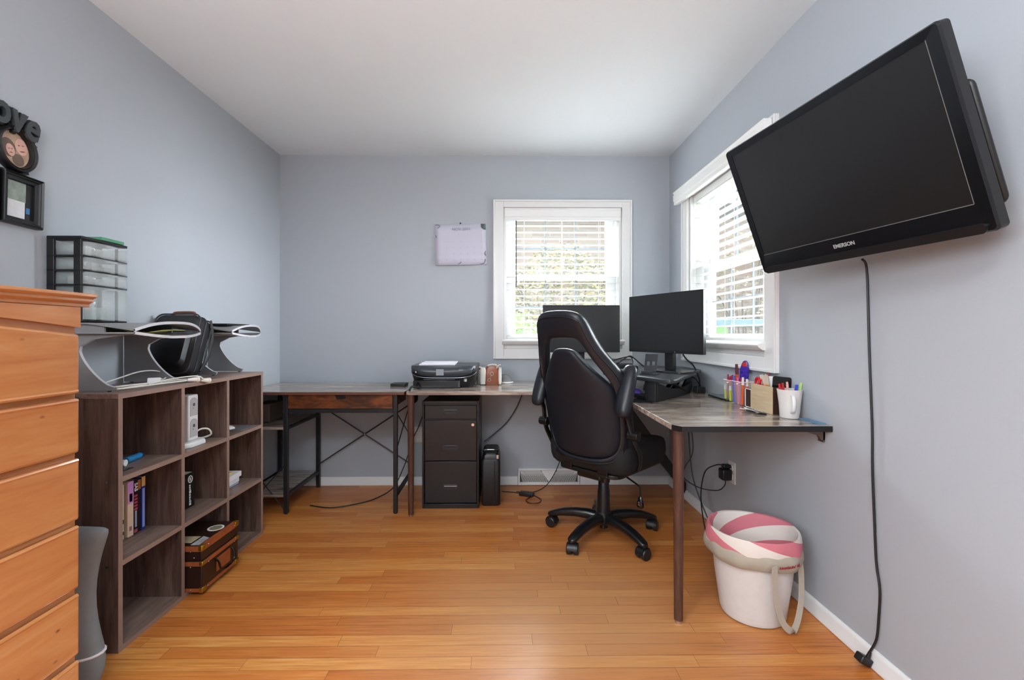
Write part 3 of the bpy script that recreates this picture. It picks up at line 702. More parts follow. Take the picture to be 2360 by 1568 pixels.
# ------------------------------------------------------------------ grey stands on the bookcase
M_riser = mat('grey_riser_laminate', '#8a898b', .45, var=.04, nscale=20)
M_redge = mat('pale_riser_edge', '#c4c4c9', .4, var=.02)
def riser(label, y0, y1, x1, grp):
    t = thing('desktop_stand', label, 'stand', ((XL+x1)/2-.05, (y0+y1)/2, BH), group=grp)
    def side(y):
        # C shaped side: foot forward, waist back, flaring to the tray
        zb = BH+.004; xw = x1-.155; pts = [(XL+.012, zb)]
        m = 12
        pts.append((x1-.035, zb)); pts.append((x1-.03, zb+.012))
        for i in range(1, m):
            a = i/m
            pts.append((xw+(x1-.035-xw)*(1-math.sin(a*PI/2))**1.15, zb+.012+.135*math.sin(a*PI/2)**1.0*a**.35))
        pts.append((xw+.004, zb+.160)); pts.append((xw+.05, zb+.185)); pts.append((x1+.02, zb+.203)); pts.append((XL+.012, zb+.205))
        b = BM(); prism(b, pts, 'Y', y, y+.012)
        p = part('curved_side', b, M_riser, t)
        b = BM(); e = pts[2:-1]
        rings = [[(q[0]+.0005, y+.001, q[1]), (q[0]+.0005, y+.011, q[1]), (q[0]-.0005, y+.011, q[1]), (q[0]-.0005, y+.001, q[1])] for q in e]
        loft(b, rings); part('edge_band', b, M_redge, p, label='pale edge band')
    side(y0); side(y1-.012)
    for nm, z in (('lower_deck', BH+.209), ('upper_deck', BH+.243)):
        up = nm == 'upper_deck'; yo0, yo1 = y0-.012, y1+.012; m = 16; rings = []; er = []
        for i in range(m+1):
            q = i/m; y = yo0+(yo1-yo0)*q; xo = x1+.055+.030*math.sin(PI*q)**.8
            dz = -.024*abs(2*q-1)**3+.006*(1-abs(2*q-1)**2) if up else -.016*(1-abs(2*q-1)**2)
            if not up and i in (7, 8, 9): xo -= .018
            xb = x1-.11
            rings.append([(XL+.02, y, z), (xb, y, z), (xo, y, z+dz), (xo, y, z+dz+.006), (xb, y, z+.006), (XL+.02, y, z+.006)])
            er.append([(xo+.0012, y, z+dz-.0015), (xo+.0012, y, z+dz+.0085), (xo-.004, y, z+dz+.0085), (xo-.004, y, z+dz-.0015)])
        b = BM(); loft(b, rings); p = part(nm, b, M_riser, t)
        b = BM(); loft(b, er); part('edge_band', b, M_redge, p, label='white curved front edge')
    b = BM()
    for y in (y0-.006, y1-.002):
        box(b, XL+.012, y, BH+.215, x1-.06, y+.008, BH+.243)
    box(b, XL+.010, y0-.012, BH+.215, XL+.018, y1+.012, BH+.243)
    part('deck_wall', b, M_riser, t)
    b = BM()
    for y in (y0+.006, y1-.006):
        for x in (x1-.05, XL+.04): cyl(b, (x, y, BH+.0), (x, y, BH+.004), .006, n=10)
    part('foot', b, M_black, t)
    return t
riser('grey curved stand on the bookcase carrying the clear drawer tower', 1.622, 1.945, -1.365, 'curved grey stands on the bookcase')
riser('grey curved stand at the far end of the bookcase', 2.255, 2.49, -1.40, 'curved grey stands on the bookcase')
b = BM()
pts = [(-1.55+.2*i/8, 1.72) for i in range(9)]
loft(b, [[(-1.56+.225*i/8, y, BH+.2195+.008*math.sin(i*.9+y*14)*(.6 if i < 3 else 1)) for i in range(9)] for y in (1.72, 1.78, 1.84, 1.9)], cap=False, close=False)
solo('yellow_paper', b, mat('yellow_paper', '#d8cf7c', .7), 'yellow paper sheet between the decks of the near grey stand', 'paper', solid=.002)
for j in range(3):
    b = BM(); box(b, -1.58, 1.66+.02*j, BH+.2505+.0045*j, -1.345+.006*j, 1.95-.012*j, BH+.2545+.0045*j)
    solo('paper_sheaf', b, M_paper, 'white paper sheaf in the near grey stand', 'paper', group='paper sheaves on the near grey stand', bevel=.001) if False else b.free()
b = BM(); box(b, -1.60, 2.27, BH+.2525, -1.385, 2.47, BH+.262); solo('black_folder', b, M_black, 'flat black folder on the far grey stand', 'folder', bevel=.002)

# ------------------------------------------------------------------ clear drawer tower
TX0, TX1, TY0, TY1, TZ = XL+.012, -1.49, 1.606, 1.80, BH+.2525
t = thing('drawer_tower', 'black framed tower of clear plastic drawers on the near grey stand', 'drawer tower', ((TX0+TX1)/2, (TY0+TY1)/2, TZ))
M_clear = glass('clear_drawer_plastic', '#e6eeee', rough=.06, alpha=.24, spec=.9)
M_junk = mat('drawer_contents', '#9fa6a2', .6, var=.6, nscale=35)
TH = .296
b = BM()
for (x, y) in ((TX0, TY0), (TX0, TY1-.008), (TX1-.034, TY0)): box(b, x, y, TZ, x+.026, y+.008, TZ+TH)
box(b, TX1-.05, TY1-.006, TZ, TX1-.04, TY1, TZ+TH)
box(b, TX0, TY0, TZ+TH, TX1-.004, TY1, TZ+TH+.01); box(b, TX0, TY0, TZ, TX1-.006, TY1, TZ+.006)
dz = [(.008, .128), (.136, .180), (.188, .232), (.240, .288)]
for z0, z1 in dz[:-1]: box(b, TX0, TY0, TZ+z1+.001, TX1-.004, TY1, TZ+z1+.006)
part('frame', b, M_black, t, bevel=.0015)
for z0, z1 in dz:
    b = BM()
    o_ = [(TX0+.01, TY0+.009)]+[(TX1-.03, TY0+.009), (TX1-.008, TY0+.010), (TX1+.006, TY0+.020), (TX1+.012, TY0+.045), (TX1+.014, (TY0+TY1)/2), (TX1+.012, TY1-.035), (TX1+.006, TY1-.012), (TX1-.008, TY1-.004), (TX1-.03, TY1-.002)]+[(TX0+.01, TY1-.002)]
    o_ = [(q[0], q[1]) for q in o_]
    loft(b, [[(q[0], q[1], TZ+z0) for q in o_], [(q[0], q[1], TZ+z1) for q in o_]], cap=False)
    f = [b.verts.new((q[0], q[1], TZ+z0)) for q in o_]; b.faces.new(f)
    d = part('drawer', b, M_clear, t, solid=.0022, label='clear drawer')
    b = BM(); box(b, TX1+.014, (TY0+TY1)/2-.02, TZ+z1-.01, TX1+.022, (TY0+TY1)/2+.02, TZ+z1-.004); part('pull', b, M_clear, d)
    b = BM(); rnd = random.Random(int(z0*1000))
    for i in range(5):
        x = rnd.uniform(TX0+.02, TX1-.035); y = rnd.uniform(TY0+.03, TY1-.045); h = rnd.uniform(.3, .75)*(z1-z0)
        box(b, x, y, TZ+z0+.003, x+rnd.uniform(.015, .03), y+rnd.uniform(.015, .03), TZ+z0+.003+h)
    part('contents', b, M_junk, d)
b = BM(); box(b, TX0+.03, TY0+.075, TZ+TH+.0102, TX1+.0, TY1-.02, TZ+TH+.022); solo('green_box', b, mat('muted_green_card', '#4f9273', .5), 'flat green box on top of the clear drawer tower', 'box', bevel=.001)

# ------------------------------------------------------------------ black laptop bag
t = thing('laptop_bag', 'black padded laptop bag leaning between the two grey stands', 'bag', (-1.515, 2.11, BH))
M_bag = mat('black_nylon', '#1a1a1d', .55, var=.2, nscale=300, bump=.3)
M_bagp = mat('dark_bag_piping', '#2e2e33', .4)
MB_ = Matrix.Translation((0, 2.005, BH+.036)) @ Matrix.Rotation(math.radians(-20), 4, 'X')
def bagring(y, g, x0=-1.612, x1=-1.405, z0=0., z1=.284): return [MB_ @ Vector((p[0], y, p[1])) for p in rrect(x0+g, z0+g, x1-g, z1-g, .035)]
b = BM(); loft(b, [bagring(0, .014), bagring(.008, .003), bagring(.05, .0), bagring(.09, .003), bagring(.1, .012)]); part('body', b, M_bag, t)
b = BM(); loft(b, [bagring(-.022, .04, z1=.24), bagring(-.018, .03, z1=.245), bagring(.0, .02, z1=.252)]); part('front_pocket', b, mat('smooth_black_panel', '#101216', .35), t)
for y in (.006, .05, .094):
    b = BM(); tube(b, bagring(y, -.001), .0035, n=6, k=1, closed=True); part('zip_piping', b, M_bagp, t)
b = BM(); tube(b, [MB_ @ Vector(p) for p in ((-1.575, .05, .282), (-1.57, .05, .304), (-1.555, .05, .311), (-1.49, .05, .312), (-1.47, .05, .305), (-1.465, .05, .282))], .0065, n=8); part('handle', b, mat('brown_leather_handle', '#7c4a34', .5), t, label='brown leather handle')
b = BM(); tube(b, [MB_ @ Vector(p) for p in ((-1.404, .075, .28), (-1.392, .095, .21), (-1.392, .1, .1), (-1.404, .085, .03))], .007, n=6, sx=1, sy=.5); part('strap', b, M_bagp, t)

# ------------------------------------------------------------------ white cables, plugs and adapter on the bookcase
def cable(name, pts, r, m, label, cat='cable', group=None, plugs=()):
    b = BM(); tube(b, pts, r, n=7, k=6); return solo(name, b, m, label, cat, group)
Zt = BH+.004
cable('white_cable', [(-1.52, 1.66, Zt+.004), (-1.50, 1.76, Zt+.03), (-1.49, 1.86, Zt+.05), (-1.47, 1.93, Zt+.045), (-1.445, 1.94, Zt+.02), (-1.43, 1.86, Zt+.006), (-1.415, 1.74, Zt+.003), (-1.41, 1.68, Zt+.003)], .0028, M_wcable, 'white cable looping up inside the near grey stand')
cable('white_cable', [(-1.40, 1.64, Zt+.004), (-1.39, 1.72, Zt+.003), (-1.375, 1.82, Zt+.004), (-1.36, 1.9, Zt+.004), (-1.345, 1.965, Zt+.006)], .0034, M_wcable, 'white cable lying along the front edge of the bookcase top')
cable('white_cable', [(-1.41, 1.80, Zt+.004), (-1.38, 1.87, Zt+.016), (-1.36, 1.94, Zt+.02), (-1.335, 1.985, Zt+.018), (-1.318, 2.0, Zt-.004)], .0028, M_wcable, 'white cable arching over the plugs at the bookcase edge')
cable('white_cable', [(-1.47, 1.68, Zt+.003), (-1.45, 1.78, Zt+.004), (-1.41, 1.88, Zt+.006), (-1.38, 1.95, Zt+.008), (-1.35, 1.99, Zt+.006)], .0034, M_wcable, 'white cable lying flat from inside the near grey stand to the plugs')
for i, (p, q, lb) in enumerate((((-1.352, 1.935, Zt+.007), (-1.330, 1.975, Zt+.006), 'white plug at the bookcase top edge, nearer of two'), ((-1.328, 1.985, Zt+.002), (-1.312, 2.02, Zt-.004), 'white plug hanging over the bookcase top edge'))):
    t = thing('power_plug', lb, 'plug', p)
    b = BM(); cyl(b, p, Vector(p).lerp(Vector(q), .8), .007, .011, n=10); cyl(b, Vector(p).lerp(Vector(q), .8), q, .013, .013, n=10); part('body', b, M_wcable, t)
    d = (Vector(q)-Vector(p)).normalized(); a, c = frame_of(d); b = BM()
    for s in (-.006, .006): cyl(b, Vector(q)+a*s, Vector(q)+a*s+d*.016, .0016, n=6)
    part('prongs', b, M_chrome, t)
t = thing('power_adapter', 'small white rectangular adapter lying on the bookcase top', 'adapter', (-1.41, 1.86, BH+.0))
Ma = Matrix.Translation((-1.43, 1.86, BH+.001)) @ Matrix.Rotation(.5, 4, 'Z') @ Matrix.Rotation(-.18, 4, 'X')
b = BM(); box(b, -.022, -.035, .0, .022, .035, .024, Ma); part('body', b, M_white, t, bevel=.003)
b = BM(); box(b, -.018, -.03, .0242, .018, .03, .0246, Ma); part('label_sticker', b, M_paper, t)
# ------------------------------------------------------------------ things in the bookcase
def book(label, y0, y1, z0, h, xs, depth, col, marks=(), grp=None, pages='#d8cdb4'):
    t = thing('book', label, 'book', (xs-depth/2, (y0+y1)/2, z0), group=grp)
    b = BM(); g = .0014
    box(b, xs-depth, y0, z0, xs, y0+g, z0+h); box(b, xs-depth, y1-g, z0, xs, y1, z0+h); box(b, xs-g, y0+g, z0, xs, y1-g, z0+h)
    part('cover', b, mat('cover'+col[1:], col, .4), t)
    b = BM(); box(b, xs-depth+.003, y0+g, z0+.002, xs-g, y1-g, z0+h-.003); part('pages', b, mat('pages'+pages[1:], pages, .8), t)
    for (nm, c, a, bb, f0, f1) in marks:
        b = BM(); w = y1-y0; box(b, xs, y0+w*a, z0+h*f0, xs+.0006, y0+w*bb, z0+h*f1); part(nm, b, mat('mark'+c[1:], c, .45), t)
    return t
z2 = .315; GB = 'paperbacks in the left middle cube'
book('thin book with a white spine, leftmost in the left middle cube', 1.722, 1.748, z2+.001, .212, -1.465, .13, '#b9bdb8', [('spine_band', '#3a3f3c', 0, 1, .28, .36), ('spine_band', '#3a3f3c', 0, 1, .08, .14)], GB)
book('tan book between the white spined and the pink book', 1.749, 1.758, z2+.001, .20, -1.468, .13, '#8a6a4a', [], GB)
book('thick paperback with a pink and cream spine', 1.759, 1.787, z2+.001, .215, -1.460, .13, '#e3c7ad', [('spine_band', '#c98fd0', 0, 1, .60, 1.), ('spine_motif', '#a86a78', .3, .7, .10, .18), ('spine_band', '#e3b4e0', .3, .8, .63, .78)], GB)
t = book('black paperback with white and red spine lettering', 1.788, 1.808, z2+.001, .217, -1.460, .13, '#17151a', [('spine_band', '#9aa0b8', .3, .75, .12, .42), ('spine_band', '#b9506a', .1, .9, .02, .08)], GB)
def spine(tx, y, z, size, m, par, xs=-1.459, nm='spine_lettering'):
    M = basis((xs, y, z), (0, 0, -1), (0, 1, 0)); b = text_bm(tx, size, M, extrude=.0004, bold=.0005)
    part(nm, b, m, par)
spine('SAS', 1.798, z2+.186, .021, M_paper, t)
spine('HHHE', 1.6865, z2+.126, .024, mat('red_print', '#b8455a', .5), t) if False else None
b = BM()
for k in range(5): box(b, -1.460, 1.790, z2+.095+.013*k, -1.4592, 1.806, z2+.103+.013*k)
part('spine_title_strokes', b, mat('red_print', '#b8455a', .5), t)
book('dark book with an orange top to its spine', 1.809, 1.825, z2+.001, .212, -1.462, .13, '#1d1724', [('spine_band', '#a8632e', 0, 1, .8, .98)], GB)
book('blue paperback with an orange top, rightmost in the left middle cube', 1.826, 1.846, z2+.001, .215, -1.460, .13, '#202a80', [('spine_band', '#d9a552', .05, .95, .82, 1), ('spine_band', '#8fa2d8', .25, .8, .05, .78)], GB)
G2 = 'books in the centre cube'
t = book('slim dark book with pink and blue spine lettering', 2.010, 2.036, z2+.001, .145, -1.432, .13, '#15131c', [('spine_band', '#c0395a', .3, .75, .72, .92), ('spine_band', '#b04ab8', .3, .75, .45, .70), ('spine_band', '#4a55c0', .3, .75, .18, .42)], G2)
t = book('thick black book with a white ring emblem on its spine', 2.038, 2.098, z2+.001, .158, -1.432, .13, '#0d0d0f', [], G2)
b = BM(); rg = [(-1.4310, 2.068+.013*math.cos(2*PI*i/20), z2+.13+.015*math.sin(2*PI*i/20)) for i in range(20)]
tube(b, rg, .0022, n=6, k=1, closed=True); box(b, -1.432, 2.0655, z2+.123, -1.4305, 2.0705, z2+.137); part('ring_emblem', b, M_paper, t)
b = BM(); rnd = random.Random(4); z = z2+.105
while z > z2+.02:
    h = rnd.uniform(.005, .012); box(b, -1.432, 2.062, z-h, -1.4312, 2.062+rnd.uniform(.007, .013), z); z -= h+.0025
part('spine_lettering_strokes', b, M_paper, t)
# magazines lying in the far middle cube
for i, (lb, c, x1, dy, rot, hh) in enumerate([('light blue magazine, lowest of the stack in the far middle cube', '#9fb2d0', -1.405, .0, .0, .012), ('white paperbound manual above the blue magazine', '#e2e0e6', -1.40, .0, .04, .022),
        ('black edged notepad between the two white manuals', '#232227', -1.41, -.004, .02, .004), ('thick white manual near the top of the stack', '#e9e8ec', -1.39, .005, .06, .026), ('yellow covered magazine on top of the stack', '#d9c13c', -1.42, -.03, -.10, .006)]):
    zz = z2+.001+[0, .0122, .0344, .0386, .0648][i]
    t = thing('magazine', lb, 'magazine', (-1.475, 2.315, zz), rz=rot, group='magazines stacked in the far middle cube', local=True)
    b = BM(); box(b, -.11, -.085+dy, 0, x1+1.475, .085+dy, hh); part('pages', b, mat('mag'+c[1:], c, .5, var=.12), t, bevel=.001)
    if i == 4: b = BM(); box(b, -.1, -.06+dy, hh, x1+1.47-.03, .03+dy, hh+.0004); part('cover_print', b, mat('mag_print', '#c2a05a', .4, var=.5, nscale=30), t)
# upper left cube: blue marker and tape roll
z1s = .610
t = thing('highlighter_pen', 'blue highlighter lying in the upper left cube', 'pen', (-1.455, 1.78, z1s))
b = BM(); cyl(b, (-1.452, 1.740, z1s+.0125), (-1.458, 1.815, z1s+.0125), .012, n=16); part('barrel', b, mat('bright_blue', '#2a7fb8', .35), t)
b = BM(); cyl(b, (-1.458, 1.815, z1s+.0125), (-1.459, 1.828, z1s+.0125), .0095, n=16); part('end_plug', b, mat('dark_blue', '#123a5c', .4), t)
t = thing('torch', 'small black torch with a white end in the upper left cube', 'torch', (-1.46, 1.70, z1s))
b = BM(); cyl(b, (-1.515, 1.69, z1s+.0135), (-1.432, 1.705, z1s+.0135), .013, n=16); part('barrel', b, M_black, t)
b = BM(); cyl(b, (-1.432, 1.705, z1s+.0135), (-1.423, 1.7065, z1s+.0135), .0125, n=16); part('lens', b, M_white, t)
b = BM(); box(b, -1.425, 1.65, z1s+.0, -1.38, 1.69, z1s+.002); solo('black_card', b, M_black, 'small dark card on the shelf by the torch', 'card')
# upper far cube: white mouse and card
b = BM(); ball(b, (-1.455, 2.375, z1s+.001+.0), .035, sx=1.3, sy=.8, sz=.55)
for v in b.verts:
    if v.co.z < z1s+.0005: v.co.z = z1s+.0005
solo('computer_mouse', b, M_white, 'white computer mouse in the far upper cube', 'mouse', subsurf=1)
b = BM(); box(b, -1.415, 2.33, z1s, -1.35, 2.46, z1s+.003); solo('grey_folder', b, mat('dull_grey_card', '#6b6d72', .4), 'thin grey folder beside the white mouse', 'folder')

# white power tower in the upper middle cube
PX, PY = -1.415, 2.035
t = thing('power_tower', 'white tower power strip standing in the upper middle cube', 'power strip', (PX, PY, z1s))
b = BM(); b0 = [(PX-.09, PY-.105), (PX+.035, PY-.105), (PX+.062, PY-.06), (PX+.062, PY+.05), (PX+.03, PY+.085), (PX-.09, PY+.085)]
b0 = [(PX+(x-PX)*.8, PY+(y-PY)*.8) for x, y in b0]
loft(b, [[(x, y, z1s) for x, y in b0], [(x, y, z1s+.014) for x, y in b0], [(PX+(x-PX)*.93, PY+(y-PY)*.93, z1s+.022) for x, y in b0]]); part('base', b, M_white, t, bevel=.002)
b = BM(); cz = z1s+.022; hw = .032; box(b, PX-.03, PY-hw, cz, PX+.022, PY+hw, cz+.205); part('column', b, M_white, t, bevel=.006)
for k in range(2):
    b = BM(); z0 = cz+.016+.095*k
    prism(b, [(PY-.024, z0), (PY+.024, z0)]+[(PY+.024*math.cos(PI*i/8), z0+.062+.020*math.sin(PI*i/8)) for i in range(9)], 'X', PX+.022, PX+.0235)
    s = part('socket_face', b, mat('grey_socket_face', '#b4b1b4', .45), t, label='grey socket face')
    b = BM(); cyl(b, (PX+.0235, PY, z0+.05), (PX+.0243, PY, z0+.05), .0075, n=14)
    cyl(b, (PX+.0235, PY-.004, z0+.034), (PX+.0243, PY-.004, z0+.034), .0022, n=8); part('socket_holes', b, mat('socket_hole', '#55504f', .6), s)
cable('white_cable', [(PX-.02, PY+.045, z1s+.03), (PX, PY+.075, z1s+.055), (PX+.02, PY+.105, z1s+.05), (PX+.02, PY+.12, z1s+.02), (PX-.02, PY+.10, z1s+.006)], .004, M_wcable, 'white cable curling beside the white power tower')

# vintage style suitcase box in the lower middle cube
t = thing('suitcase_box', 'small brown vintage style suitcase with orange trim and brass corners', 'suitcase', (-1.43, 2.04, .0186))
SX0, SX1, SY0, SY1, SZ0, SZ1 = -1.60, -1.27, 1.905, 2.165, .0186, .213
M_sc = mat('dark_brown_case', '#2b1812', .4, var=.15); M_so = mat('orange_leather_trim', '#a0552f', .4, var=.25, nscale=60)
b = BM(); box(b, SX0, SY0, SZ0, SX1, SY1, .148); part('case_body', b, M_sc, t, bevel=.004)
b = BM(); box(b, SX0, SY0, .150, SX1, SY1, SZ1); ld = part('lid', b, M_sc, t, bevel=.004)
b = BM(); e = .0012
for (z0, z1) in ((.128, .146), (.190, .2125), (.0186, .034)):
    box(b, SX1, SY0, z0, SX1+e, SY1, z1); box(b, SX0, SY0-e, z0, SX1, SY0, z1)
box(b, SX1-.016, SY0, SZ1, SX1, SY1, SZ1+e)
part('leather_trim', b, M_so, t, label='orange brown leather trim')
for y in (SY0, SY1):
    for z, s in ((.204, 1), (.138, .8), (.026, 1)):
        yy = y+(.012 if y == SY0 else -.012)
        b = BM(); box(b, SX1-.012, yy-.014, z-.011*s, SX1+.004, yy+.014, z+.011*s)
        if z > .2: box(b, SX1-.014, y-.003 if y == SY0 else y-.012, .192, SX1+.002, y+.012 if y == SY0 else y+.003, SZ1+.003)
        part('corner_fitting', b, M_brass, t, bevel=.003, label='brass corner fitting')
b = BM()
for (y, z) in ((1.945, .205), (1.945, .13), (2.13, .205), (2.13, .13), (1.94, .03)): ball(b, (SX1+.003, y, z), .0028, n=8)
for (x, z) in ((-1.315, .19), (-1.315, .125), (-1.315, .03), (-1.30, .165)): ball(b, (x, SY0-.003, z), .0028, n=8)
part('rivets', b, M_chrome, t)
b = BM(); box(b, SX1+.001, 2.00, .055, SX1+.0025, 2.10, .115); part('handle_plate', b, M_so, t)
b = BM(); tube(b, [(SX1+.002, 1.995, .115), (SX1+.016, 1.995, .10), (SX1+.022, 2.01, .06), (SX1+.022, 2.09, .06), (SX1+.016, 2.105, .10), (SX1+.002, 2.105, .115)], .0042, n=8, k=3)
part('handle', b, M_gloss, t)
b = BM(); cyl(b, (-1.325, 2.085, SZ1), (-1.325, 2.085, SZ1+.0008), .034, n=28); part('round_sticker', b, M_paper, ld)
b = BM(); cyl(b, (-1.325, 2.085, SZ1+.0008), (-1.325, 2.085, SZ1+.0012), .026, n=28); part('sticker_print', b, mat('sticker_print', '#8f8568', .5, var=.5, nscale=90), ld)
b = BM(); box(b, -1.44, 1.935, SZ1, -1.335, 1.998, SZ1+.0008); part('cream_sticker', b, mat('cream_paper', '#b8ab8a', .6), ld)
b = BM(); prism(b, [(-1.325, 1.915), (-1.29, 1.915), (-1.29, 1.985), (-1.325, 2.0)], 'Z', SZ1, SZ1+.0009); part('picture_sticker', b, mat('sticker_grey', '#a9acb4', .5, var=.5, nscale=50), ld)

# ------------------------------------------------------------------ writing desk in the left corner
DZ = .757
t = thing('writing_desk', 'small writing desk with black metal frame and rustic drawer in the left corner', 'desk', (-1.1, 3.0, 0))
b = BM(); box(b, XL+.006, 2.745, DZ-.018, -.600, 3.285, DZ); part('desktop', b, M_desk, t, bevel=.0015)
b = BM(); box(b, XL+.006, 2.7445, DZ-.0175, -.6005, 2.745, DZ-.0005); box(b, -.6, 2.745, DZ-.0175, -.5995, 3.285, DZ-.0005); part('edge_band', b, mat('reddish_edge', '#6b4433', .45), t)
for (x, y) in ((-1.335, 2.78), (-.660, 2.78), (-1.335, 3.262), (-.660, 3.262), (XL+.022, 2.78), (XL+.022, 3.262)):
    b = BM(); box(b, x-.0125, y-.0125, .004, x+.0125, y+.0125, DZ-.018); lg = part('leg', b, M_blackm, t, bevel=.002)
    b = BM(); cyl(b, (x, y, 0), (x, y, .006), .011, n=10); part('glide', b, M_black, lg)
b = BM(); box(b, -1.322, 2.770, .625, -.673, 2.790, .648); part('front_rail', b, M_blackm, t, bevel=.001)
for x in (-1.335, -.660, XL+.022):
    for z0, z1 in ((.10, .12), (.715, .738)):
        b = BM(); box(b, x-.01, 2.793, z0, x+.01, 3.25, z1); part('side_rail', b, M_blackm, t)
b = BM(); box(b, -1.345, 2.793, .52, -1.325, 3.25, .535); part('side_rail', b, M_blackm, t)
b = BM(); box(b, -1.318, 2.768, .652, -.676, 3.15, .735)
dr_ = part('drawer', b, M_rust, t, bevel=.001)
b = BM(); prism(b, [(-1.03, .736), (-.965, .736), (-.965, .716), (-.975, .710), (-1.02, .710)], 'Y', 2.7665, 2.768); part('finger_cutout', b, M_black, dr_)
b = BM(); ball(b, (-1.0, 2.775, .727), .008, sx=1.4, n=10); part('fixing', b, M_chrome, dr_)
for z in (.522, .105):
    b = BM(); box(b, XL+.012, 2.77, z, -1.348, 3.27, z+.015); part('shelf', b, M_desk, t, bevel=.001)
for nm, pa, pb in (('cross_brace', (-1.325, 3.255, .60), (-.67, 3.262, .17)), ('cross_brace', (-1.325, 3.268, .17), (-.67, 3.268, .60))):
    b = BM(); cyl(b, pa, pb, .0042, n=8); part(nm, b, M_blackm, t)
b = BM(); ball(b, (-.997, 3.258, .385), .008, n=10); part('brace_clip', b, M_chrome, t)
for pa, pb in (((XL+.035, 2.79, .33), (-1.345, 2.775, .03)), ((XL+.035, 2.78, .02), (-1.345, 2.785, .30)), ((-.66, 2.79, .38), (-.66, 3.25, .64)), ((-.668, 3.25, .38), (-.668, 2.79, .64))):
    b = BM(); cyl(b, pa, pb, .0035, n=8); part('cross_brace', b, M_blackm, t)
b = BM(); box(b, -1.60, 2.90, .5385, -1.50, 3.08, .66); solo('grey_box', b, mat('grey_brown_box', '#5d544f', .6), 'small grey brown box on the side shelf of the writing desk', 'box', bevel=.006)
b = BM(); box(b, -.755, 3.03, DZ+.0005, -.655, 3.135, DZ+.018); t = solo('external_drive', b, M_black, 'flat black box on the right rear of the writing desk', 'electronic box', bevel=.002)
t = thing('power_brick', 'black power brick hanging at the right end of the writing desk', 'power adapter', (-.58, 2.90, .66))
b = BM(); box(b, -.605, 2.86, .665, -.555, 2.97, .725, Matrix.Translation((0, 0, 0))); part('body', b, M_black, t, bevel=.012)
b = BM(); tube(b, [(-.58, 2.88, .72), (-.572, 2.80, .74), (-.565, 2.735, .762), (-.55, 2.74, .79), (-.52, 2.82, .772), (-.50, 2.90, .775)], .006, n=8); part('cord', b, M_cable, t)
cable('power_cable', [(-1.24, 2.90, .005), (-1.10, 2.86, .005), (-.98, 2.90, .006), (-.86, 3.0, .006), (-.76, 3.12, .04), (-.70, 3.17, .16), (-.668, 3.20, .26), (-.64, 3.22, .36), (-.60, 3.24, .45), (-.55, 3.26, .60), (-.50, 3.285, .735)], .0036, M_cable, 'black cable sagging from the desks to the floor in the left corner')

# ------------------------------------------------------------------ L shaped desk
LZ = .766
t = thing('corner_desk', 'L shaped weathered wood corner desk top on round brown legs', 'desk', (.6, 2.9, 0))
b = BM()
ol = [(-.577, 2.705), (-.555, 2.695), (.664, 2.695), (.648, 1.70), (.672, 1.662), (1.238, 1.662), (1.238, 3.297), (-.577, 3.297)]
prism(b, ol, 'Z', LZ-.022, LZ); part('desktop', b, M_desk, t, bevel=.001)
b = BM(); prism(b, [(.649, 1.6995), (.673, 1.6615), (.672, 1.660), (.647, 1.699)], 'Z', LZ-.0215, LZ-.0005); box(b, .672, 1.660, LZ-.0215, 1.238, 1.6618, LZ-.0005)
part('edge_band', b, M_black, t, label='black edge band at the near end')
for (x, y) in ((-.556, 2.735), (.680, 1.715), (-.50, 3.25)):
    b = BM(); cyl(b, (x, y, .012), (x, y, LZ-.03), .0165, .021, n=20); lg = part('leg', b, M_leg, t)
    b = BM(); cyl(b, (x, y, 0), (x, y, .013), .014, .0165, n=16); part('foot_glide', b, M_chrome, lg)
    b = BM(); cyl(b, (x, y, LZ-.031), (x, y, LZ-.022), .026, n=20); part('mounting_plate', b, M_leg, lg)
b = BM(); prism(b, [(.66, LZ-.022), (.78, LZ-.022), (1.238, .11), (1.238, .03)], 'Y', 2.99, 3.015); part('corner_brace', b, M_blackm, t, label='black diagonal brace to the wall')
b = BM(); prism(b, [(1.14, LZ-.022), (1.238, LZ-.022), (1.238, LZ-.062), (1.225, LZ-.062), (1.215, LZ-.045)], 'Y', 1.70, 1.715)
box(b, 1.10, 1.70, LZ-.026, 1.238, 1.73, LZ-.022); box(b, 1.232, 1.70, LZ-.07, 1.238, 1.73, LZ-.022); part('wall_bracket', b, mat('bracket_metal', '#6e5f58', .4, metal=.6), t)

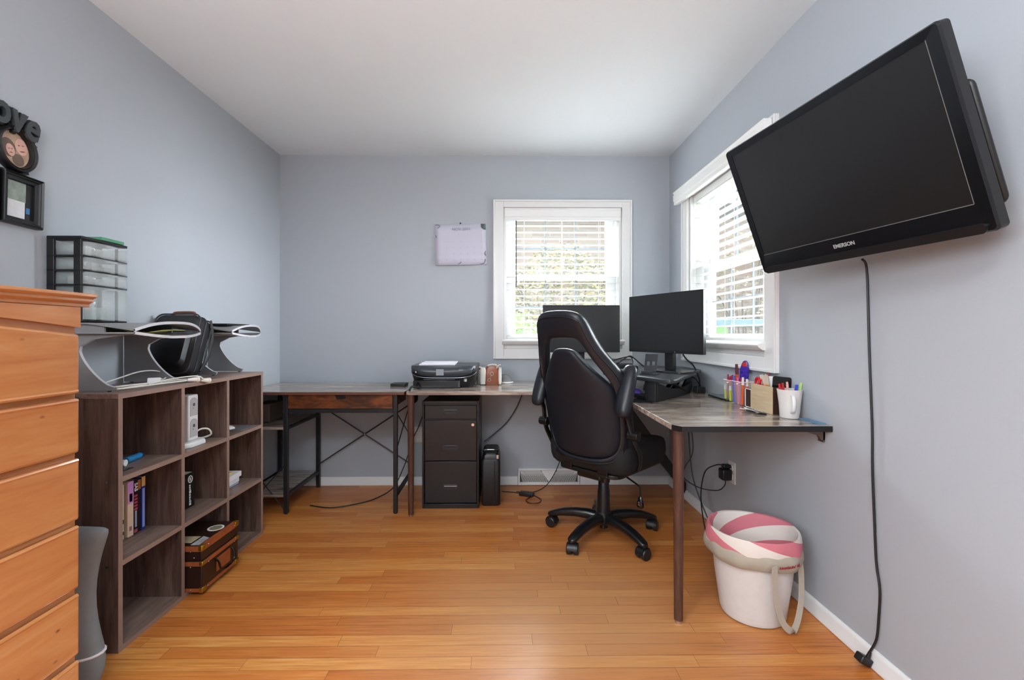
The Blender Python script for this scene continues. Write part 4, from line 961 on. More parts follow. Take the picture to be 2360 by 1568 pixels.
# ------------------------------------------------------------------ filing cabinet
t = thing('filing_cabinet', 'black three drawer metal filing cabinet under the corner desk', 'cabinet', (-.328, 3.06, 0))
M_fc = mat('black_enamel_steel', '#161618', .33, var=.05, nscale=8)
b = BM(); box(b, -.509, 2.872, .0, -.147, 3.27, .685); part('carcass', b, M_fc, t, bevel=.004)
b = BM()
for q in ((-.509, -.497, 0, .685), (-.159, -.147, 0, .685)): box(b, q[0], 2.854, q[2], q[1], 2.872, q[3])
box(b, -.497, 2.854, .665, -.159, 2.872, .685); box(b, -.497, 2.854, 0, -.159, 2.872, .028)
part('face_frame', b, M_fc, t, bevel=.002)
for k, (z0, z1) in enumerate(((.032, .298), (.302, .562), (.57, .655))):
    b = BM(); box(b, -.494, 2.858, z0, -.162, 2.872, z1); d = part('drawer', b, M_fc, t, bevel=.003)
    hz = (z0+z1)/2 if k == 2 else (z0+(.083 if k == 1 else .105))
    if k == 2: hz = .612
    b = BM(); o = rrect(-.378, hz-.019, -.278, hz+.019, .018); i_ = rrect(-.368, hz-.011, -.288, hz+.011, .010)
    loft(b, [[(p[0], 2.858, p[1]) for p in o], [(p[0], 2.853, p[1]) for p in o], [(p[0], 2.852, p[1]) for p in i_], [(p[0], 2.8575, p[1]) for p in i_]])
    h = part('recessed_pull', b, mat('pull_plastic', '#2a2a2e', .4), d)
    b = BM(); box(b, -.368, 2.8512, hz+.003, -.288, 2.8535, hz+.008); part('pull_lip', b, M_chrome if k == 0 else M_black, h)
    if k == 1:
        b = BM(); cyl(b, (-.186, 2.858, .533), (-.186, 2.851, .533), .0095, n=20); part('lock', b, M_chrome, d, label='round chrome lock')
# black case beside it
t = thing('hard_case', 'black upright hard case beside the filing cabinet', 'case', (-.07, 3.0, 0))
b = BM(); loft(b, [[(p[0], p[1], z) for p in rrect(-.133+g, 2.885+g, -.012-g, 3.16-g, .018)] for z, g in ((0, .006), (.01, 0), (.285, 0), (.30, .006))]); part('body', b, mat('matte_case', '#17171a', .5, var=.15, nscale=60, bump=.3), t)
b = BM(); loft(b, [[(p[0], p[1], z) for p in rrect(-.128+g, 2.893+g, -.016-g, 3.15-g, .02)] for z, g in ((.30, 0), (.325, .002), (.338, .012))]); part('top', b, M_black, t)
b = BM(); box(b, -.050, 2.882, .01, -.046, 2.886, .29); part('seam', b, M_gloss, t)
b = BM(); tube(b, [(-.115, 2.93, .335), (-.115, 2.93, .352), (-.03, 2.93, .352), (-.03, 2.93, .335)], .006, n=8, k=3); part('handle', b, M_gloss, t)
b = BM(); box(b, -.035, 2.888, .305, -.022, 2.894, .33); part('clasp', b, M_chrome, t)
cable('power_cable', [(-.13, 3.25, .33), (-.06, 3.27, .38), (.04, 3.28, .47), (.12, 3.28, .60), (.17, 3.28, .742)], .0036, M_cable, 'black cable running up to the right behind the hard case')
cable('power_cable', [(.10, 3.12, .012), (.20, 3.10, .012), (.30, 3.18, .02), (.37, 3.22, .09), (.42, 3.23, .20), (.43, 3.24, .30), (.39, 3.25, .42), (.37, 3.26, .6), (.37, 3.27, .742)], .003, M_cable, 'thin black cable crossing in front of the wall register')
t = thing('power_brick', 'black power brick on the floor in front of the wall register', 'power adapter', (.17, 3.05, 0))
b = BM(); box(b, -.05, -.022, .001, .05, .022, .026, Matrix.Translation((.17, 3.07, 0)) @ Matrix.Rotation(-.35, 4, 'Z')); part('body', b, M_black, t, bevel=.004)
b = BM(); tube(b, [(.22, 3.05, .008), (.26, 2.99, .004), (.24, 2.93, .004), (.18, 2.93, .004), (.16, 2.98, .004), (.20, 3.04, .006)], .003, n=6); part('cord', b, M_cable, t)
b = BM(); tube(b, [(.12, 3.09, .012), (.07, 3.11, .012), (.0, 3.13, .01)], .003, n=6); part('cord', b, M_cable, t)

# ------------------------------------------------------------------ printer
t = thing('printer', 'black inkjet printer on the corner desk', 'printer', (-.375, 2.98, LZ))
M_pr = mat('printer_black', '#141417', .3, var=.05); M_pt = mat('printer_lid_grey', '#34363b', .3, var=.05)
def pring(z, g=0., fr=0.):   # rounded-front outline
    x0, x1, y0, y1 = -.590+g, -.160-g, 2.86+g+fr, 3.20-g
    o = [(x0, y1), (x0, y0+.06)]+[(x0+.055-.055*math.cos(a*PI/8/1.0*.5*2/2), y0+.06-.06*math.sin(a*PI/16)) for a in range(1, 9)]
    o = [(x0, y1), (x0, y0+.05), (x0+.012, y0+.022), (x0+.05, y0+.004), ((x0+x1)/2, y0), (x1-.05, y0+.004), (x1-.012, y0+.022), (x1, y0+.05), (x1, y1)]
    return [(p[0], p[1], z) for p in o]
b = BM(); loft(b, [pring(LZ+.002, .03), pring(LZ+.02, .02), pring(LZ+.08, .006), pring(LZ+.105, 0)]); part('body', b, M_pr, t)
b = BM(); box(b, -.565, 2.845, LZ+.001, -.265, 2.92, LZ+.052); part('paper_tray', b, M_gloss, t, bevel=.005)
b = BM(); loft(b, [pring(LZ+.1052, 0), pring(LZ+.137, 0), pring(LZ+.143, .003)]); lid = part('scanner_lid', b, M_pt, t)
# curved control panel, hanging down over the front
b = BM(); m = 14; rows = []
for j in range(2):
    rows.append([])
top = [(-.585+.42*i/m, LZ+.134) for i in range(m+1)]; bot = [(-.585+.42*i/m, LZ+.134-.066*math.sin(PI*min(1, max(0, i/m)))**.38) for i in range(m+1)]
def fy(x): 
    u = abs((x+.375)/.215); return 2.857+.045*max(0, u-.7)**2/.09
loft(b, [[(p[0], fy(p[0]), p[1]) for p in top], [(p[0], fy(p[0])-.003, p[1]) for p in bot]], cap=False, close=False)
cp = part('control_panel', b, mat('panel_grey', '#3c4148', .3, var=.04), t, solid=.004, label='grey curved control panel')
b = BM(); box(b, -.420, 2.8515, LZ+.082, -.372, 2.854, LZ+.122); part('display', b, mat('display_grey', '#8d939a', .25), cp, label='small grey display')
b = BM(); cyl(b, (-.548, 2.862, LZ+.104), (-.548, 2.8505, LZ+.104), .009, n=20); part('power_button', b, M_gloss, cp)
b = BM(); cyl(b, (-.548, 2.851, LZ+.104), (-.548, 2.8500, LZ+.104), .004, n=12); part('power_mark', b, M_paper, cp)
b = text_bm('ENVY', .011, basis((-.262, 2.8512, LZ+.117), (1, 0, 0), (0, 0, 1)), extrude=.0003); part('panel_lettering', b, mat('pale_print', '#b9bcc2', .5), cp)
b = BM(); tube(b, [(-.585, 2.895, LZ+.10), (-.56, 2.866, LZ+.082), (-.50, 2.851, LZ+.069), (-.375, 2.850, LZ+.066), (-.25, 2.851, LZ+.069), (-.19, 2.866, LZ+.082), (-.165, 2.895, LZ+.102)], .0022, n=6); part('chrome_line', b, mat('soft_chrome', '#7b7d84', .25, metal=.9), cp)
b = BM(); box(b, -.243, 2.861, LZ+.042, -.226, 2.864, LZ+.060); part('square_logo', b, M_white, t)
b = BM(); box(b, -.242, 2.8605, LZ+.043, -.2385, 2.8612, LZ+.059); box(b, -.2385, 2.8605, LZ+.0555, -.2275, 2.8612, LZ+.0585); box(b, -.232, 2.8605, LZ+.046, -.2285, 2.8612, LZ+.0555); part('logo_mark', b, M_gloss, t)
b = BM(); box(b, -.50, 2.852, LZ+.054, -.30, 2.856, LZ+.058); part('output_slot', b, mat('slot_grey', '#4d4c48', .4), t)
b = BM()
for z in (.012, .020, .028, .036, .044): box(b, -.278, 2.8435, LZ+z, -.268, 2.8455, LZ+z+.003)
part('tray_ribs', b, mat('rib_grey', '#6c6d74', .4), t)
b = BM(); MP = Matrix.Translation((-.42, 3.0, LZ+.1435)) @ Matrix.Rotation(.04, 4, 'Z')
box(b, -.12, -.10, .0, .11, .10, .010, MP); box(b, -.105, -.09, .010, .118, .105, .016, MP); solo('paper_stack', b, M_paper, 'white papers lying on top of the printer', 'paper', bevel=.001)

# brown and white mini handbag, small cream pot and dark cap behind it
t = thing('mini_handbag', 'small brown and white handbag with ring clasp beside the printer', 'bag', (-.07, 3.06, LZ))
M_bl = mat('brown_glossy_leather', '#8a4b30', .3, var=.3, nscale=25); M_bw = mat('white_leather', '#dcdad2', .45)
b = BM(); bx = [(-.135, -.03), (-.125, -.03)]
loft(b, [[(p[0], p[1], z) for p in rrect(-.120+g, 3.02+g*.6, -.015-g, 3.085-g*.6, .018)] for z, g in ((LZ+.001, .006), (LZ+.02, 0), (LZ+.08, .004), (LZ+.115, .010), (LZ+.128, .016))]); part('body', b, M_bl, t)
for nm, x0, x1, c in (('side_panel', -.150, -.108, 0), ('side_panel', -.026, -.002, 0)):
    b = BM(); loft(b, [[(p[0], p[1], z) for p in rrect(x0+g, 3.022, x1-g, 3.083, .008)] for z, g in ((LZ+.006, .004), (LZ+.03, .0), (LZ+.10, .001), (LZ+.118, .005))]); part(nm, b, M_bw, t, label='white side panel')
b = BM(); rg = [(-.068+.011*math.cos(2*PI*i/16), 3.015, LZ+.078+.011*math.sin(2*PI*i/16)) for i in range(16)]; tube(b, rg, .0025, n=6, k=1, closed=True)
cyl(b, (-.071, 3.014, LZ+.067), (-.083, 3.013, LZ+.045), .0018, n=6)
rg = [(-.086+.012*math.cos(2*PI*i/12), 3.012, LZ+.036+.008*math.sin(2*PI*i/12)) for i in range(12)]; tube(b, rg, .0025, n=6, k=1, closed=True)
part('ring_clasp', b, mat('pale_gold', '#d8b9a0', .3, metal=.7), t)
b = BM(); tube(b, [(-.095, 3.05, LZ+.12), (-.09, 3.05, LZ+.135), (-.045, 3.05, LZ+.138), (-.04, 3.05, LZ+.12)], .004, n=6); tube(b, [(-.04, 3.03, LZ+.115), (-.02, 3.02, LZ+.136), (-.01, 3.02, LZ+.138)], .003, n=6); part('handle', b, M_bw, t)
t = thing('small_bottle', 'cream bottle with a brown cap band between printer and handbag', 'bottle', (-.155, 3.13, LZ))
b = BM(); lathe(b, [(.018, 0), (.02, .01), (.02, .085), (.017, .10), (.017, .112), (.006, .118)], (-.155, 3.13, LZ+.0005), n=20); part('body', b, M_bw, t)
b = BM(); lathe(b, [(.0178, .098), (.0182, .1), (.0182, .108), (.0178, .11)], (-.155, 3.13, LZ), n=20); part('cap_band', b, M_bl, t)
t = thing('small_dish', 'grey rounded dish with a white rim behind the handbag', 'dish', (.02, 3.16, LZ))
b = BM(); prof = [(.055, 0), (.055, .012), (.048, .035), (.03, .055), (.008, .063), (.001, .064)]; lathe(b, prof, (.02, 3.16, LZ+.0005), n=28); part('dome', b, mat('smoky_grey_plastic', '#77787a', .25), t)
b = BM(); lathe(b, [(.056, 0), (.060, .003), (.060, .009), (.056, .012)], (.02, 3.16, LZ+.0006), n=28); part('rim', b, M_white, t, label='white rim')
# ------------------------------------------------------------------ office chair (local frame: x right, y forward)
t = thing('office_chair', 'black faux leather racing style swivel chair seen from behind', 'office chair', (.562, 2.465, 0), rz=-math.radians(45), local=True)
M_lea = mat('black_faux_leather', '#1b1e26', .34, var=.08, nscale=140, bump=.12, spec=.42)
M_lead = mat('black_leather_panel', '#181b23', .45, var=.06, nscale=200, bump=.15, spec=.35)
M_chp = mat('chair_black_nylon', '#131416', .28, var=.08)
OUT = [(0, -.012), (.11, -.008), (.19, .012), (.232, .06), (.246, .14), (.252, .25), (.260, .37), (.258, .44), (.236, .505), (.196, .575), (.166, .65), (.152, .715), (.132, .765), (.08, .785), (0, .788)]
INN = [(0, .022), (.10, .026), (.166, .044), (.200, .088), (.212, .16), (.216, .26), (.216, .36), (.206, .415), (.182, .465), (.148, .525), (.118, .585), (.098, .625), (.078, .640), (.03, .643), (0, .643)]
PAN = [(0, .018), (.10, .022), (.172, .040), (.208, .084), (.220, .16), (.224, .26), (.222, .36), (.196, .420), (.150, .472), (.112, .515), (.084, .552), (.066, .578), (.048, .590), (.02, .595), (0, .596)]
def backp(x, s, off=0.):     # point on the chair back, off > 0 towards the rear
    z = .455+s*.985
    y = -.205-.215*(max(0., s)/.786)**1.12+.105*min(1., abs(x)/.255)**2.6*(1-.35*max(0, s-.5)/.28)+.012*math.sin(PI*max(0., s)/.786)
    return Vector((x, y-off, z+off*.15))
def full(o): return o+[(-p[0], p[1]) for p in o[-2:0:-1]]
FO, FI, FP = full(OUT), full(INN), full(PAN)
b = BM(); rings = []
# closed section round the loop: rear outer, rear crown, rear inner, front inner, front outer
for k in range(len(FO)):
    o, i = Vector(FO[k]), Vector(FI[k]); w = o-i
    def P(f, off): q = i+w*f; return backp(q.x, q.y, off)
    rings.append([P(1.0, -.005), P(.93, .020), P(.72, .031), P(.45, .033), P(.18, .030), P(0.02, .020), P(0, -.012), P(.2, -.035), P(.6, -.05), P(.95, -.035)])
rings.append(rings[0]); loft(b, rings, cap=False); bmesh.ops.remove_doubles(b, verts=b.verts, dist=1e-5)
part('back_shell', b, M_lea, t, subsurf=2)
b = BM(); rings = []
cx, cy = 0, .30
def pr(k, f, off): p = FP[k]; return backp(p[0]*f, cy+(p[1]-cy)*f, off)
for f, off in ((.0, .018+.012), (.5, .036), (.85, .036), (.96, .033), (1.0, .016), (1.0, -.02), (.9, -.04), (.0001, -.045)):
    rings.append([pr(k, max(f, .001), off) for k in range(len(FP))])
loft(b, rings, cap=False); part('back_panel', b, M_lead, t, subsurf=2)
for nm, loop, off in (('seam_piping', [Vector(FO[k]).lerp(Vector(FI[k]), .30) for k in range(len(FO))], .0335),):
    b = BM(); tube(b, [backp(p[0], p[1], off) for p in loop], .0028, n=6, k=3, closed=True); part(nm, b, mat('dark_seam', '#0c0c0f', .35), t)
# seat
b = BM(); rings = []
for z, g in ((.395, .06), (.402, .02), (.44, .0), (.50, .0), (.525, .014), (.535, .06)):
    rr = rrect(-.255+g, -.20+g, .255-g, .285-g, .075)
    rings.append([(p[0], p[1], z+(.035 if abs(p[0]) > .19 and z > .48 else 0)-(.015*max(0, p[1]-.15)/.13)) for p in rr])
loft(b, rings); part('seat', b, mat('black_mesh_fabric', '#0f0f11', .8, var=.2, nscale=300, bump=.3), t, subsurf=1)
b = BM(); prism(b, rrect(-.19, -.18, .19, .20, .06), 'Z', .380, .402); part('seat_pan', b, M_chp, t, bevel=.004)
b = BM(); box(b, -.075, -.15, .345, .075, .11, .385); part('tilt_mechanism', b, M_chp, t, bevel=.012)
b = BM(); cyl(b, (.06, -.08, .325), (.06, -.08, .372), .024, .027, n=20); part('tension_knob', b, M_chp, t, bevel=.003)
for x in (-.11, .11):
    b = BM(); box(b, x-.03, -.19, .385, x+.03, -.10, .398); box(b, x-.03, -.19, .398, x+.03, -.178, .47); part('back_bracket', b, M_chp, t, bevel=.003)
# arms, flipped up
for s in (-1, 1):
    b = BM(); rings = []
    p0, p1 = Vector((s*.262, -.262, .725)), Vector((s*.262, -.175, .955)); d = (p1-p0).normalized(); nrm = Vector((0, d.z, -d.y))
    for f, w, h in ((-.03, .014, .010), (0, .030, .020), (.08, .040, .029), (.3, .044, .034), (.6, .044, .034), (.9, .040, .028), (1.0, .030, .018), (1.03, .014, .008)):
        c = p0.lerp(p1, f)
        rings.append([c+Vector((1, 0, 0))*w*math.cos(a)+nrm*h*math.sin(a) for a in [2*PI*i/14 for i in range(14)]])
    loft(b, rings); pad = part('arm_pad', b, M_lea, t, subsurf=1)
    b = BM(); tube(b, [p0.lerp(p1, .5)+nrm*.020, p0.lerp(p1, .1)+nrm*.042, (s*.262, -.20, .70), (s*.275, -.17, .60), (s*.28, -.12, .52), (s*.25, -.08, .43), (s*.17, -.05, .412)], .017, n=10, k=4, sx=.9, sy=.55)
    part('arm_support', b, M_chp, t)
    b = BM(); cyl(b, (s*.25, -.175, .62), (s*.305, -.175, .62), .024, n=20); part('arm_hinge', b, M_chp, t, bevel=.003)
# column, hub, base, casters
b = BM(); lathe(b, [(.036, .12), (.033, .25), (.030, .26), (.028, .33), (.025, .335), (.025, .36)], (0, 0, 0), n=28); part('gas_column', b, M_chp, t)
b = BM(); lathe(b, [(.045, .070), (.052, .085), (.052, .115), (.036, .135), (.02, .137)], (0, 0, 0), n=28)
cyl(b, (0, 0, .045), (0, 0, .07), .024, n=20); part('hub', b, M_chp, t)
for k in range(5):
    # directions taken in room space: 154, 224, 296, 14, 85 degrees, turned into the chair's frame
    a = math.radians([156, 226, 297, 12, 84][k]+45); dx, dy = math.cos(a), math.sin(a); px_, py_ = -dy, dx
    b = BM(); rings = []
    for r, w, zt, zb in ((.03, .028, .126, .070), (.09, .028, .133, .080), (.16, .027, .129, .082), (.23, .026, .116, .074), (.28, .025, .098, .064), (.308, .022, .086, .060), (.32, .011, .080, .062)):
        h = (zt+zb)/2; hh = (zt-zb)/2
        rings.append([(dx*r+px_*w*math.copysign(abs(math.cos(q))**.7, math.cos(q)), dy*r+py_*w*math.copysign(abs(math.cos(q))**.7, math.cos(q)), h+hh*math.copysign(abs(math.sin(q))**.7, math.sin(q))) for q in [2*PI*i/12 for i in range(12)]])
    loft(b, rings); leg = part('base_leg', b, M_chp, t, ang=60)
    cxk, cyk = dx*.297, dy*.297; tw = math.radians([10, -60, 75, 100, 30][k])
    c, s_ = math.cos(tw), math.sin(tw)
    b = BM(); cyl(b, (cxk, cyk, .05), (cxk, cyk, .07), .009, n=12)
    M = Matrix.Translation((cxk, cyk, 0)) @ Matrix.Rotation(tw, 4, 'Z')
    prism_pts = [(.034*math.cos(PI*i/10)-.0, .030+.034*math.sin(PI*i/10)) for i in range(11)]
    bb = BM(); prism(bb, [(p[0], p[1]) for p in prism_pts]+[(-.018, .030), (.018, .030)], 'Y', -.020, .020); bb.transform(M); merge(b, bb)
    cs = part('caster', b, M_black, t)
    b = BM()
    for y0, y1 in ((-.030, -.004), (.004, .030)):
        bb = BM(); cyl(bb, (0, y0, .0295), (0, y1, .0295), .0292, n=24); bb.transform(M); merge(b, bb)
    part('wheels', b, mat('caster_wheel', '#1c1d20', .35), cs, bevel=.005)
b = BM(); tube(b, [(.06, .02, .375), (.15, -.02, .36), (.235, -.055, .345), (.25, -.06, .33), (.252, -.062, .29)], .0045, n=8, k=3); lv = part('height_lever', b, M_chp, t)
b = BM(); lathe(b, [(.006, .058), (.010, .052), (.016, .022), (.017, .008), (.012, .0), (.004, -.003)], (.252, -.062, .235), n=18, sx=1.15, sy=.75); kn = part('lever_knob', b, M_gloss, lv)
b = BM()
for z in (.252, .263): 
    for dx_ in (-.004, .004): cyl(b, (.252+dx_, -.077, z), (.252-dx_*.3, -.0775, z+.008), .0012, n=5)
part('knob_emblem', b, M_chrome, kn)

# ------------------------------------------------------------------ monitors
def monitor(label, c, a, w, h, base_z, neck_off, zb, grp=None, slab=True):
    """c: centre of the screen face, a: horizontal direction to the right as seen from the front"""
    a = Vector(a).normalized(); up = Vector((0, 0, 1)); back = Vector((-a.y, a.x, 0)); c = Vector(c)
    M = basis(c, a, up); t = thing('computer_monitor', label, 'monitor', (c.x+back.x*.06, c.y+back.y*.06, base_z), group=grp)
    b = BM(); prism(b, rrect(-w/2, -h/2, w/2, h/2, .005), 'Z', -.022, 0.0); b.transform(M); part('housing', b, M_black, t, bevel=.002)
    b = BM(); prism(b, rrect(-w/2+.06, -h/2+.05, w/2-.06, h/2-.05, .02), 'Z', -.045, -.022); b.transform(M); part('rear_bulge', b, M_black, t, bevel=.008)
    b = BM(); box(b, -w/2+.007, -h/2+.016, .0, w/2-.007, h/2-.007, .0008, M); part('screen', b, M_screen, t)
    b = BM(); box(b, -.03, base_z-c.z+.012, -.075, .03, -h/2+.14, -.046, M); part('stand_neck', b, M_black, t, bevel=.004)
    b = BM(); prism(b, [(p[0], -p[1]) for p in rrect(-.125, -.005, .125, .165, .03)], 'Y', base_z-c.z+.0005, base_z-c.z+.012); b.transform(M); part('stand_base', b, mat('monitor_base_silver', '#46484c', .2, metal=.5), t, bevel=.002)
    b = BM(); ball(b, (0, 0, 0), .003, n=8); b.transform(M @ Matrix.Translation((w*.16, -h/2+.008, .0))); part('power_led', b, M_chrome, t)
    return t
monitor('black monitor behind the chair, in front of the back window', (.535, 3.0, 1.148), (1, .012, 0), .52, .318, LZ+.0005, 0, 0, 'desk monitors')
monitor('angled black monitor in the corner on the desk riser', (.900, 2.493, 1.173), (.46, -.888, 0), .53, .335, .8955, 0, 0, 'desk monitors')

# ------------------------------------------------------------------ standing desk converter
t = thing('desk_converter', 'black sit stand desk converter in the corner of the desk', 'desk riser', (.92, 2.6, LZ))
pf = [(.800, 2.11), (.83, 2.12), (1.215, 2.715), (1.222, 2.76), (1.215, 2.98), (.95, 3.12), (.70, 2.98), (.590, 2.60), (.600, 2.55), (.770, 2.13)]
b = BM(); prism(b, pf, 'Z', .873, .895); part('platform', b, mat('textured_black_laminate', '#2b2d31', .38, var=.15, nscale=30), t, bevel=.006)
def along(p0, p1, prof, th):
    """profile in (distance, height) extruded sideways along the horizontal line p0-p1"""
    d = Vector((p1[0]-p0[0], p1[1]-p0[1], 0)).normalized(); s = Vector((-d.y, d.x, 0)); bm = BM()
    loft(bm, [[Vector((p0[0], p0[1], 0))+d*q[0]+Vector((0, 0, q[1]))+s*k for q in prof] for k in (0, th)]); return bm
p0, p1 = (.790, 2.255), (1.118, 2.612); L = math.hypot(p1[0]-p0[0], p1[1]-p0[1])
prof = [(0, LZ+.001), (0, LZ+.085), (.04, LZ+.088)]+[(.04+(L-.04)*i/10, LZ+.045+.043*(1-i/6)**2 if i < 6 else LZ+.045+.022*((i-6)/4)**1.5) for i in range(1, 11)]+[(L, LZ+.035), (L*.93, LZ+.001)]
b = along(p0, p1, prof, .014); part('base_side', b, M_black, t, bevel=.002)
b = along((.50, 2.52), (.875, 2.93), prof, .014); part('base_side', b, M_black, t, bevel=.002)
b = BM(); box(b, -.02, -.03, LZ+.001, .03, .03, .873, Matrix.Translation((.765, 2.275, 0)) @ Matrix.Rotation(.83, 4, 'Z')); part('front_post', b, M_blackm, t, bevel=.004)
b = BM(); box(b, -.02, -.03, LZ+.001, .03, .03, .873, Matrix.Translation((.51, 2.56, 0)) @ Matrix.Rotation(.83, 4, 'Z')); part('front_post', b, M_blackm, t, bevel=.004)
for q in (((.84, 2.36, .79), (.99, 2.52, .868)), ((.87, 2.33, .868), (1.04, 2.54, .79)), ((.95, 2.50, .79), (1.08, 2.66, .868))):
    b = BM(); tube(b, q, .012, n=6, k=1, sx=1.2, sy=.5); part('lift_arm', b, M_blackm, t)
b = along((1.02, 2.53), (1.165, 2.69), [(0, LZ+.02), (.03, LZ+.02), (.17, LZ+.075), (.19, .873), (.12, .873)], .012); part('wing_support', b, M_blackm, t)
b = BM(); cyl(b, (.735, 2.30, .835), (.755, 2.285, .835), .017, n=18); part('adjust_knob', b, M_black, t)
b = BM(); box(b, -.06, -.09, LZ+.001, .05, .05, LZ+.005, Matrix.Translation((.745, 2.305, 0)) @ Matrix.Rotation(-.6, 4, 'Z')); part('foot_plate', b, M_blackm, t)
b = BM(); prism(b, [(.66, 2.42), (.735, 2.26), (.78, 2.30), (.72, 2.50)], 'Z', LZ+.012, LZ+.030); part('keyboard_tray', b, M_black, t, bevel=.003)
# small things on and below the converter
t = thing('computer_mouse', 'purple computer mouse below the desk converter', 'mouse', (.70, 2.42, LZ+.03))
b = BM(); bb = BM(); ball(bb, (0, 0, 0), .03, sx=.9, sy=1.35, sz=.8)
for v in bb.verts: v.co.z = max(v.co.z, -.0)
bb.transform(Matrix.Translation((.715, 2.385, LZ+.031)) @ Matrix.Rotation(.5, 4, 'Z')); merge(b, bb); part('shell', b, mat('purple_plastic', '#5a3fb0', .3), t, subsurf=1)
t = thing('phone_stand', 'dark folding phone stand on the desk converter in front of the monitor', 'phone stand', (.80, 2.40, .8955))
Mp = Matrix.Translation((.795, 2.40, .8955)) @ Matrix.Rotation(-.6, 4, 'Z')
b = BM(); box(b, -.04, -.05, 0, .04, .05, .006, Mp); box(b, -.03, -.05, .006, .03, -.042, .02, Mp); part('base', b, mat('gunmetal', '#4a4d52', .3, metal=.6), t, bevel=.002)
b = BM(); Ml = Mp @ Matrix.Translation((0, .01, .012)) @ Matrix.Rotation(-.3, 4, 'X')
o = rrect(-.033, 0, .033, .10, .01)
for q in ((-.033, 0, .033, .035), (-.033, .06, .033, .10), (-.033, .035, -.022, .06), (.022, .035, .033, .06), (-.006, .035, .006, .06)): box(b, q[0], 0, q[1], q[2], .005, q[3], Ml)
part('back_plate', b, mat('gunmetal_dark', '#2c2e33', .3, metal=.4), t, bevel=.001)
t = thing('charger_dock', 'flat silver round edged charger on the desk converter', 'charger', (.86, 2.34, .8955))
b = BM(); lathe(b, [(.055, 0), (.06, .003), (.06, .009), (.05, .012), (.001, .012)], (.70, 2.58, .8955), n=28, sx=1.1, sy=.8); part('body', b, mat('silver_grey_plastic', '#8c8f94', .3), t)
t = thing('docking_station', 'thin black box with cables on the left wing of the desk converter', 'electronic box', (.70, 2.75, .8955))
b = BM(); box(b, -.09, -.06, 0, .09, .06, .022, Matrix.Translation((.74, 2.78, .896)) @ Matrix.Rotation(.1, 4, 'Z')); part('body', b, M_black, t, bevel=.002)
b = BM(); box(b, -.07, -.05, .023, .08, .05, .036, Matrix.Translation((.73, 2.79, .896)) @ Matrix.Rotation(-.08, 4, 'Z')); part('upper_tier', b, mat('dark_grey_plastic', '#3a3c40', .35), t, bevel=.002)
cable('monitor_cable', [(.63, 2.72, .90), (.70, 2.72, .93), (.775, 2.73, .975), (.80, 2.70, .965), (.83, 2.62, .925), (.86, 2.54, .903), (.90, 2.50, .90)], .004, M_cable, 'black cable arching over the left part of the desk converter')
cable('monitor_cable', [(.66, 2.80, .93), (.72, 2.78, .955), (.79, 2.75, .972), (.80, 2.72, .94), (.77, 2.66, .912), (.74, 2.60, .909)], .0035, M_cable, 'second black cable looping behind the phone stand')
cable('monitor_cable', [(.985, 2.42, 1.00), (1.03, 2.48, .97), (1.09, 2.53, .93), (1.125, 2.54, .86), (1.165, 2.62, .803)], .0042, M_cable, 'black cable hanging from the corner monitor to the small black hub')
cable('monitor_cable', [(1.10, 2.66, .868), (1.14, 2.63, .85), (1.15, 2.61, .83), (1.175, 2.63, .803)], .003, M_cable, 'short black cable from under the desk converter to the small black hub')
b = BM(); box(b, 1.140, 2.60, LZ+.0005, 1.190, 2.655, LZ+.036); solo('usb_hub', b, M_black, 'small black cube shaped hub on the desk by the corner monitor', 'electronic box', bevel=.003)
t = thing('tablet', 'dark tablet lying on the desk against the wall behind the pens', 'tablet', (1.19, 2.38, LZ))
b = BM(); prism(b, rrect(1.15, 2.28, 1.232, 2.49, .01), 'Z', LZ+.0005, LZ+.009); part('body', b, M_black, t)
b = BM(); box(b, 1.157, 2.29, LZ+.009, 1.226, 2.48, LZ+.0096); part('screen', b, mat('bluish_glass_screen', '#51606e', .12), t)

# ------------------------------------------------------------------ pens, cups and box
def pen(nm, label, p, ang, tilt, L, r, col, tip=None, grp=None, cat='pen'):
    d = Vector((math.cos(ang)*math.sin(tilt), math.sin(ang)*math.sin(tilt), math.cos(tilt))); p = Vector(p); q = p+d*L
    t = thing(nm, label, cat, p, group=grp)
    b = BM(); cyl(b, p, p+d*(L*.72), r, n=10); part('barrel', b, mat('pen'+col[1:], col, .35), t)
    b = BM(); cyl(b, p+d*(L*.72), q, r*1.08, r*.8, n=10); part('cap', b, mat('pen'+(tip or col)[1:], tip or col, .35), t)
    return t
M_cup = glass('clear_cup_plastic', '#f0dcd8', rough=.08, alpha=.22)
def clearcup(label, c, rx, h, rim='#e8c8c8'):
    t = thing('pen_cup', label, 'pen cup', (c[0], c[1], LZ))
    b = BM(); n = 20
    def ring(f, z): return [(c[0]+p[0]*f, c[1]+p[1]*f, z) for p in rrect(-rx, -rx*1.2, rx, rx*1.2, rx*.5)]
    loft(b, [ring(.86, LZ+.001), ring(.92, LZ+h*.5), ring(1, LZ+h)], cap=False); f = [b.verts.new(Vector(p)) for p in ring(.86, LZ+.001)]; b.faces.new(f)
    part('wall', b, M_cup, t, solid=.0015, label='clear pinkish wall')
    b = BM(); tube(b, ring(1.02, LZ+h), .0022, n=6, k=1, closed=True); part('rim', b, mat('pale_pink_rim', '#e9cfd0', .3), t)
    return t
clearcup('clear plastic pen cup nearest the monitor, with crimson pens', (1.192, 2.305), .03, .108)
clearcup('clear plastic pen cup with orange and purple markers', (1.188, 2.185), .036, .112)
rnd = random.Random(11)
ORD = ('rightmost', 'second from right', 'third from right', 'middle', 'third from left', 'second from left', 'leftmost')
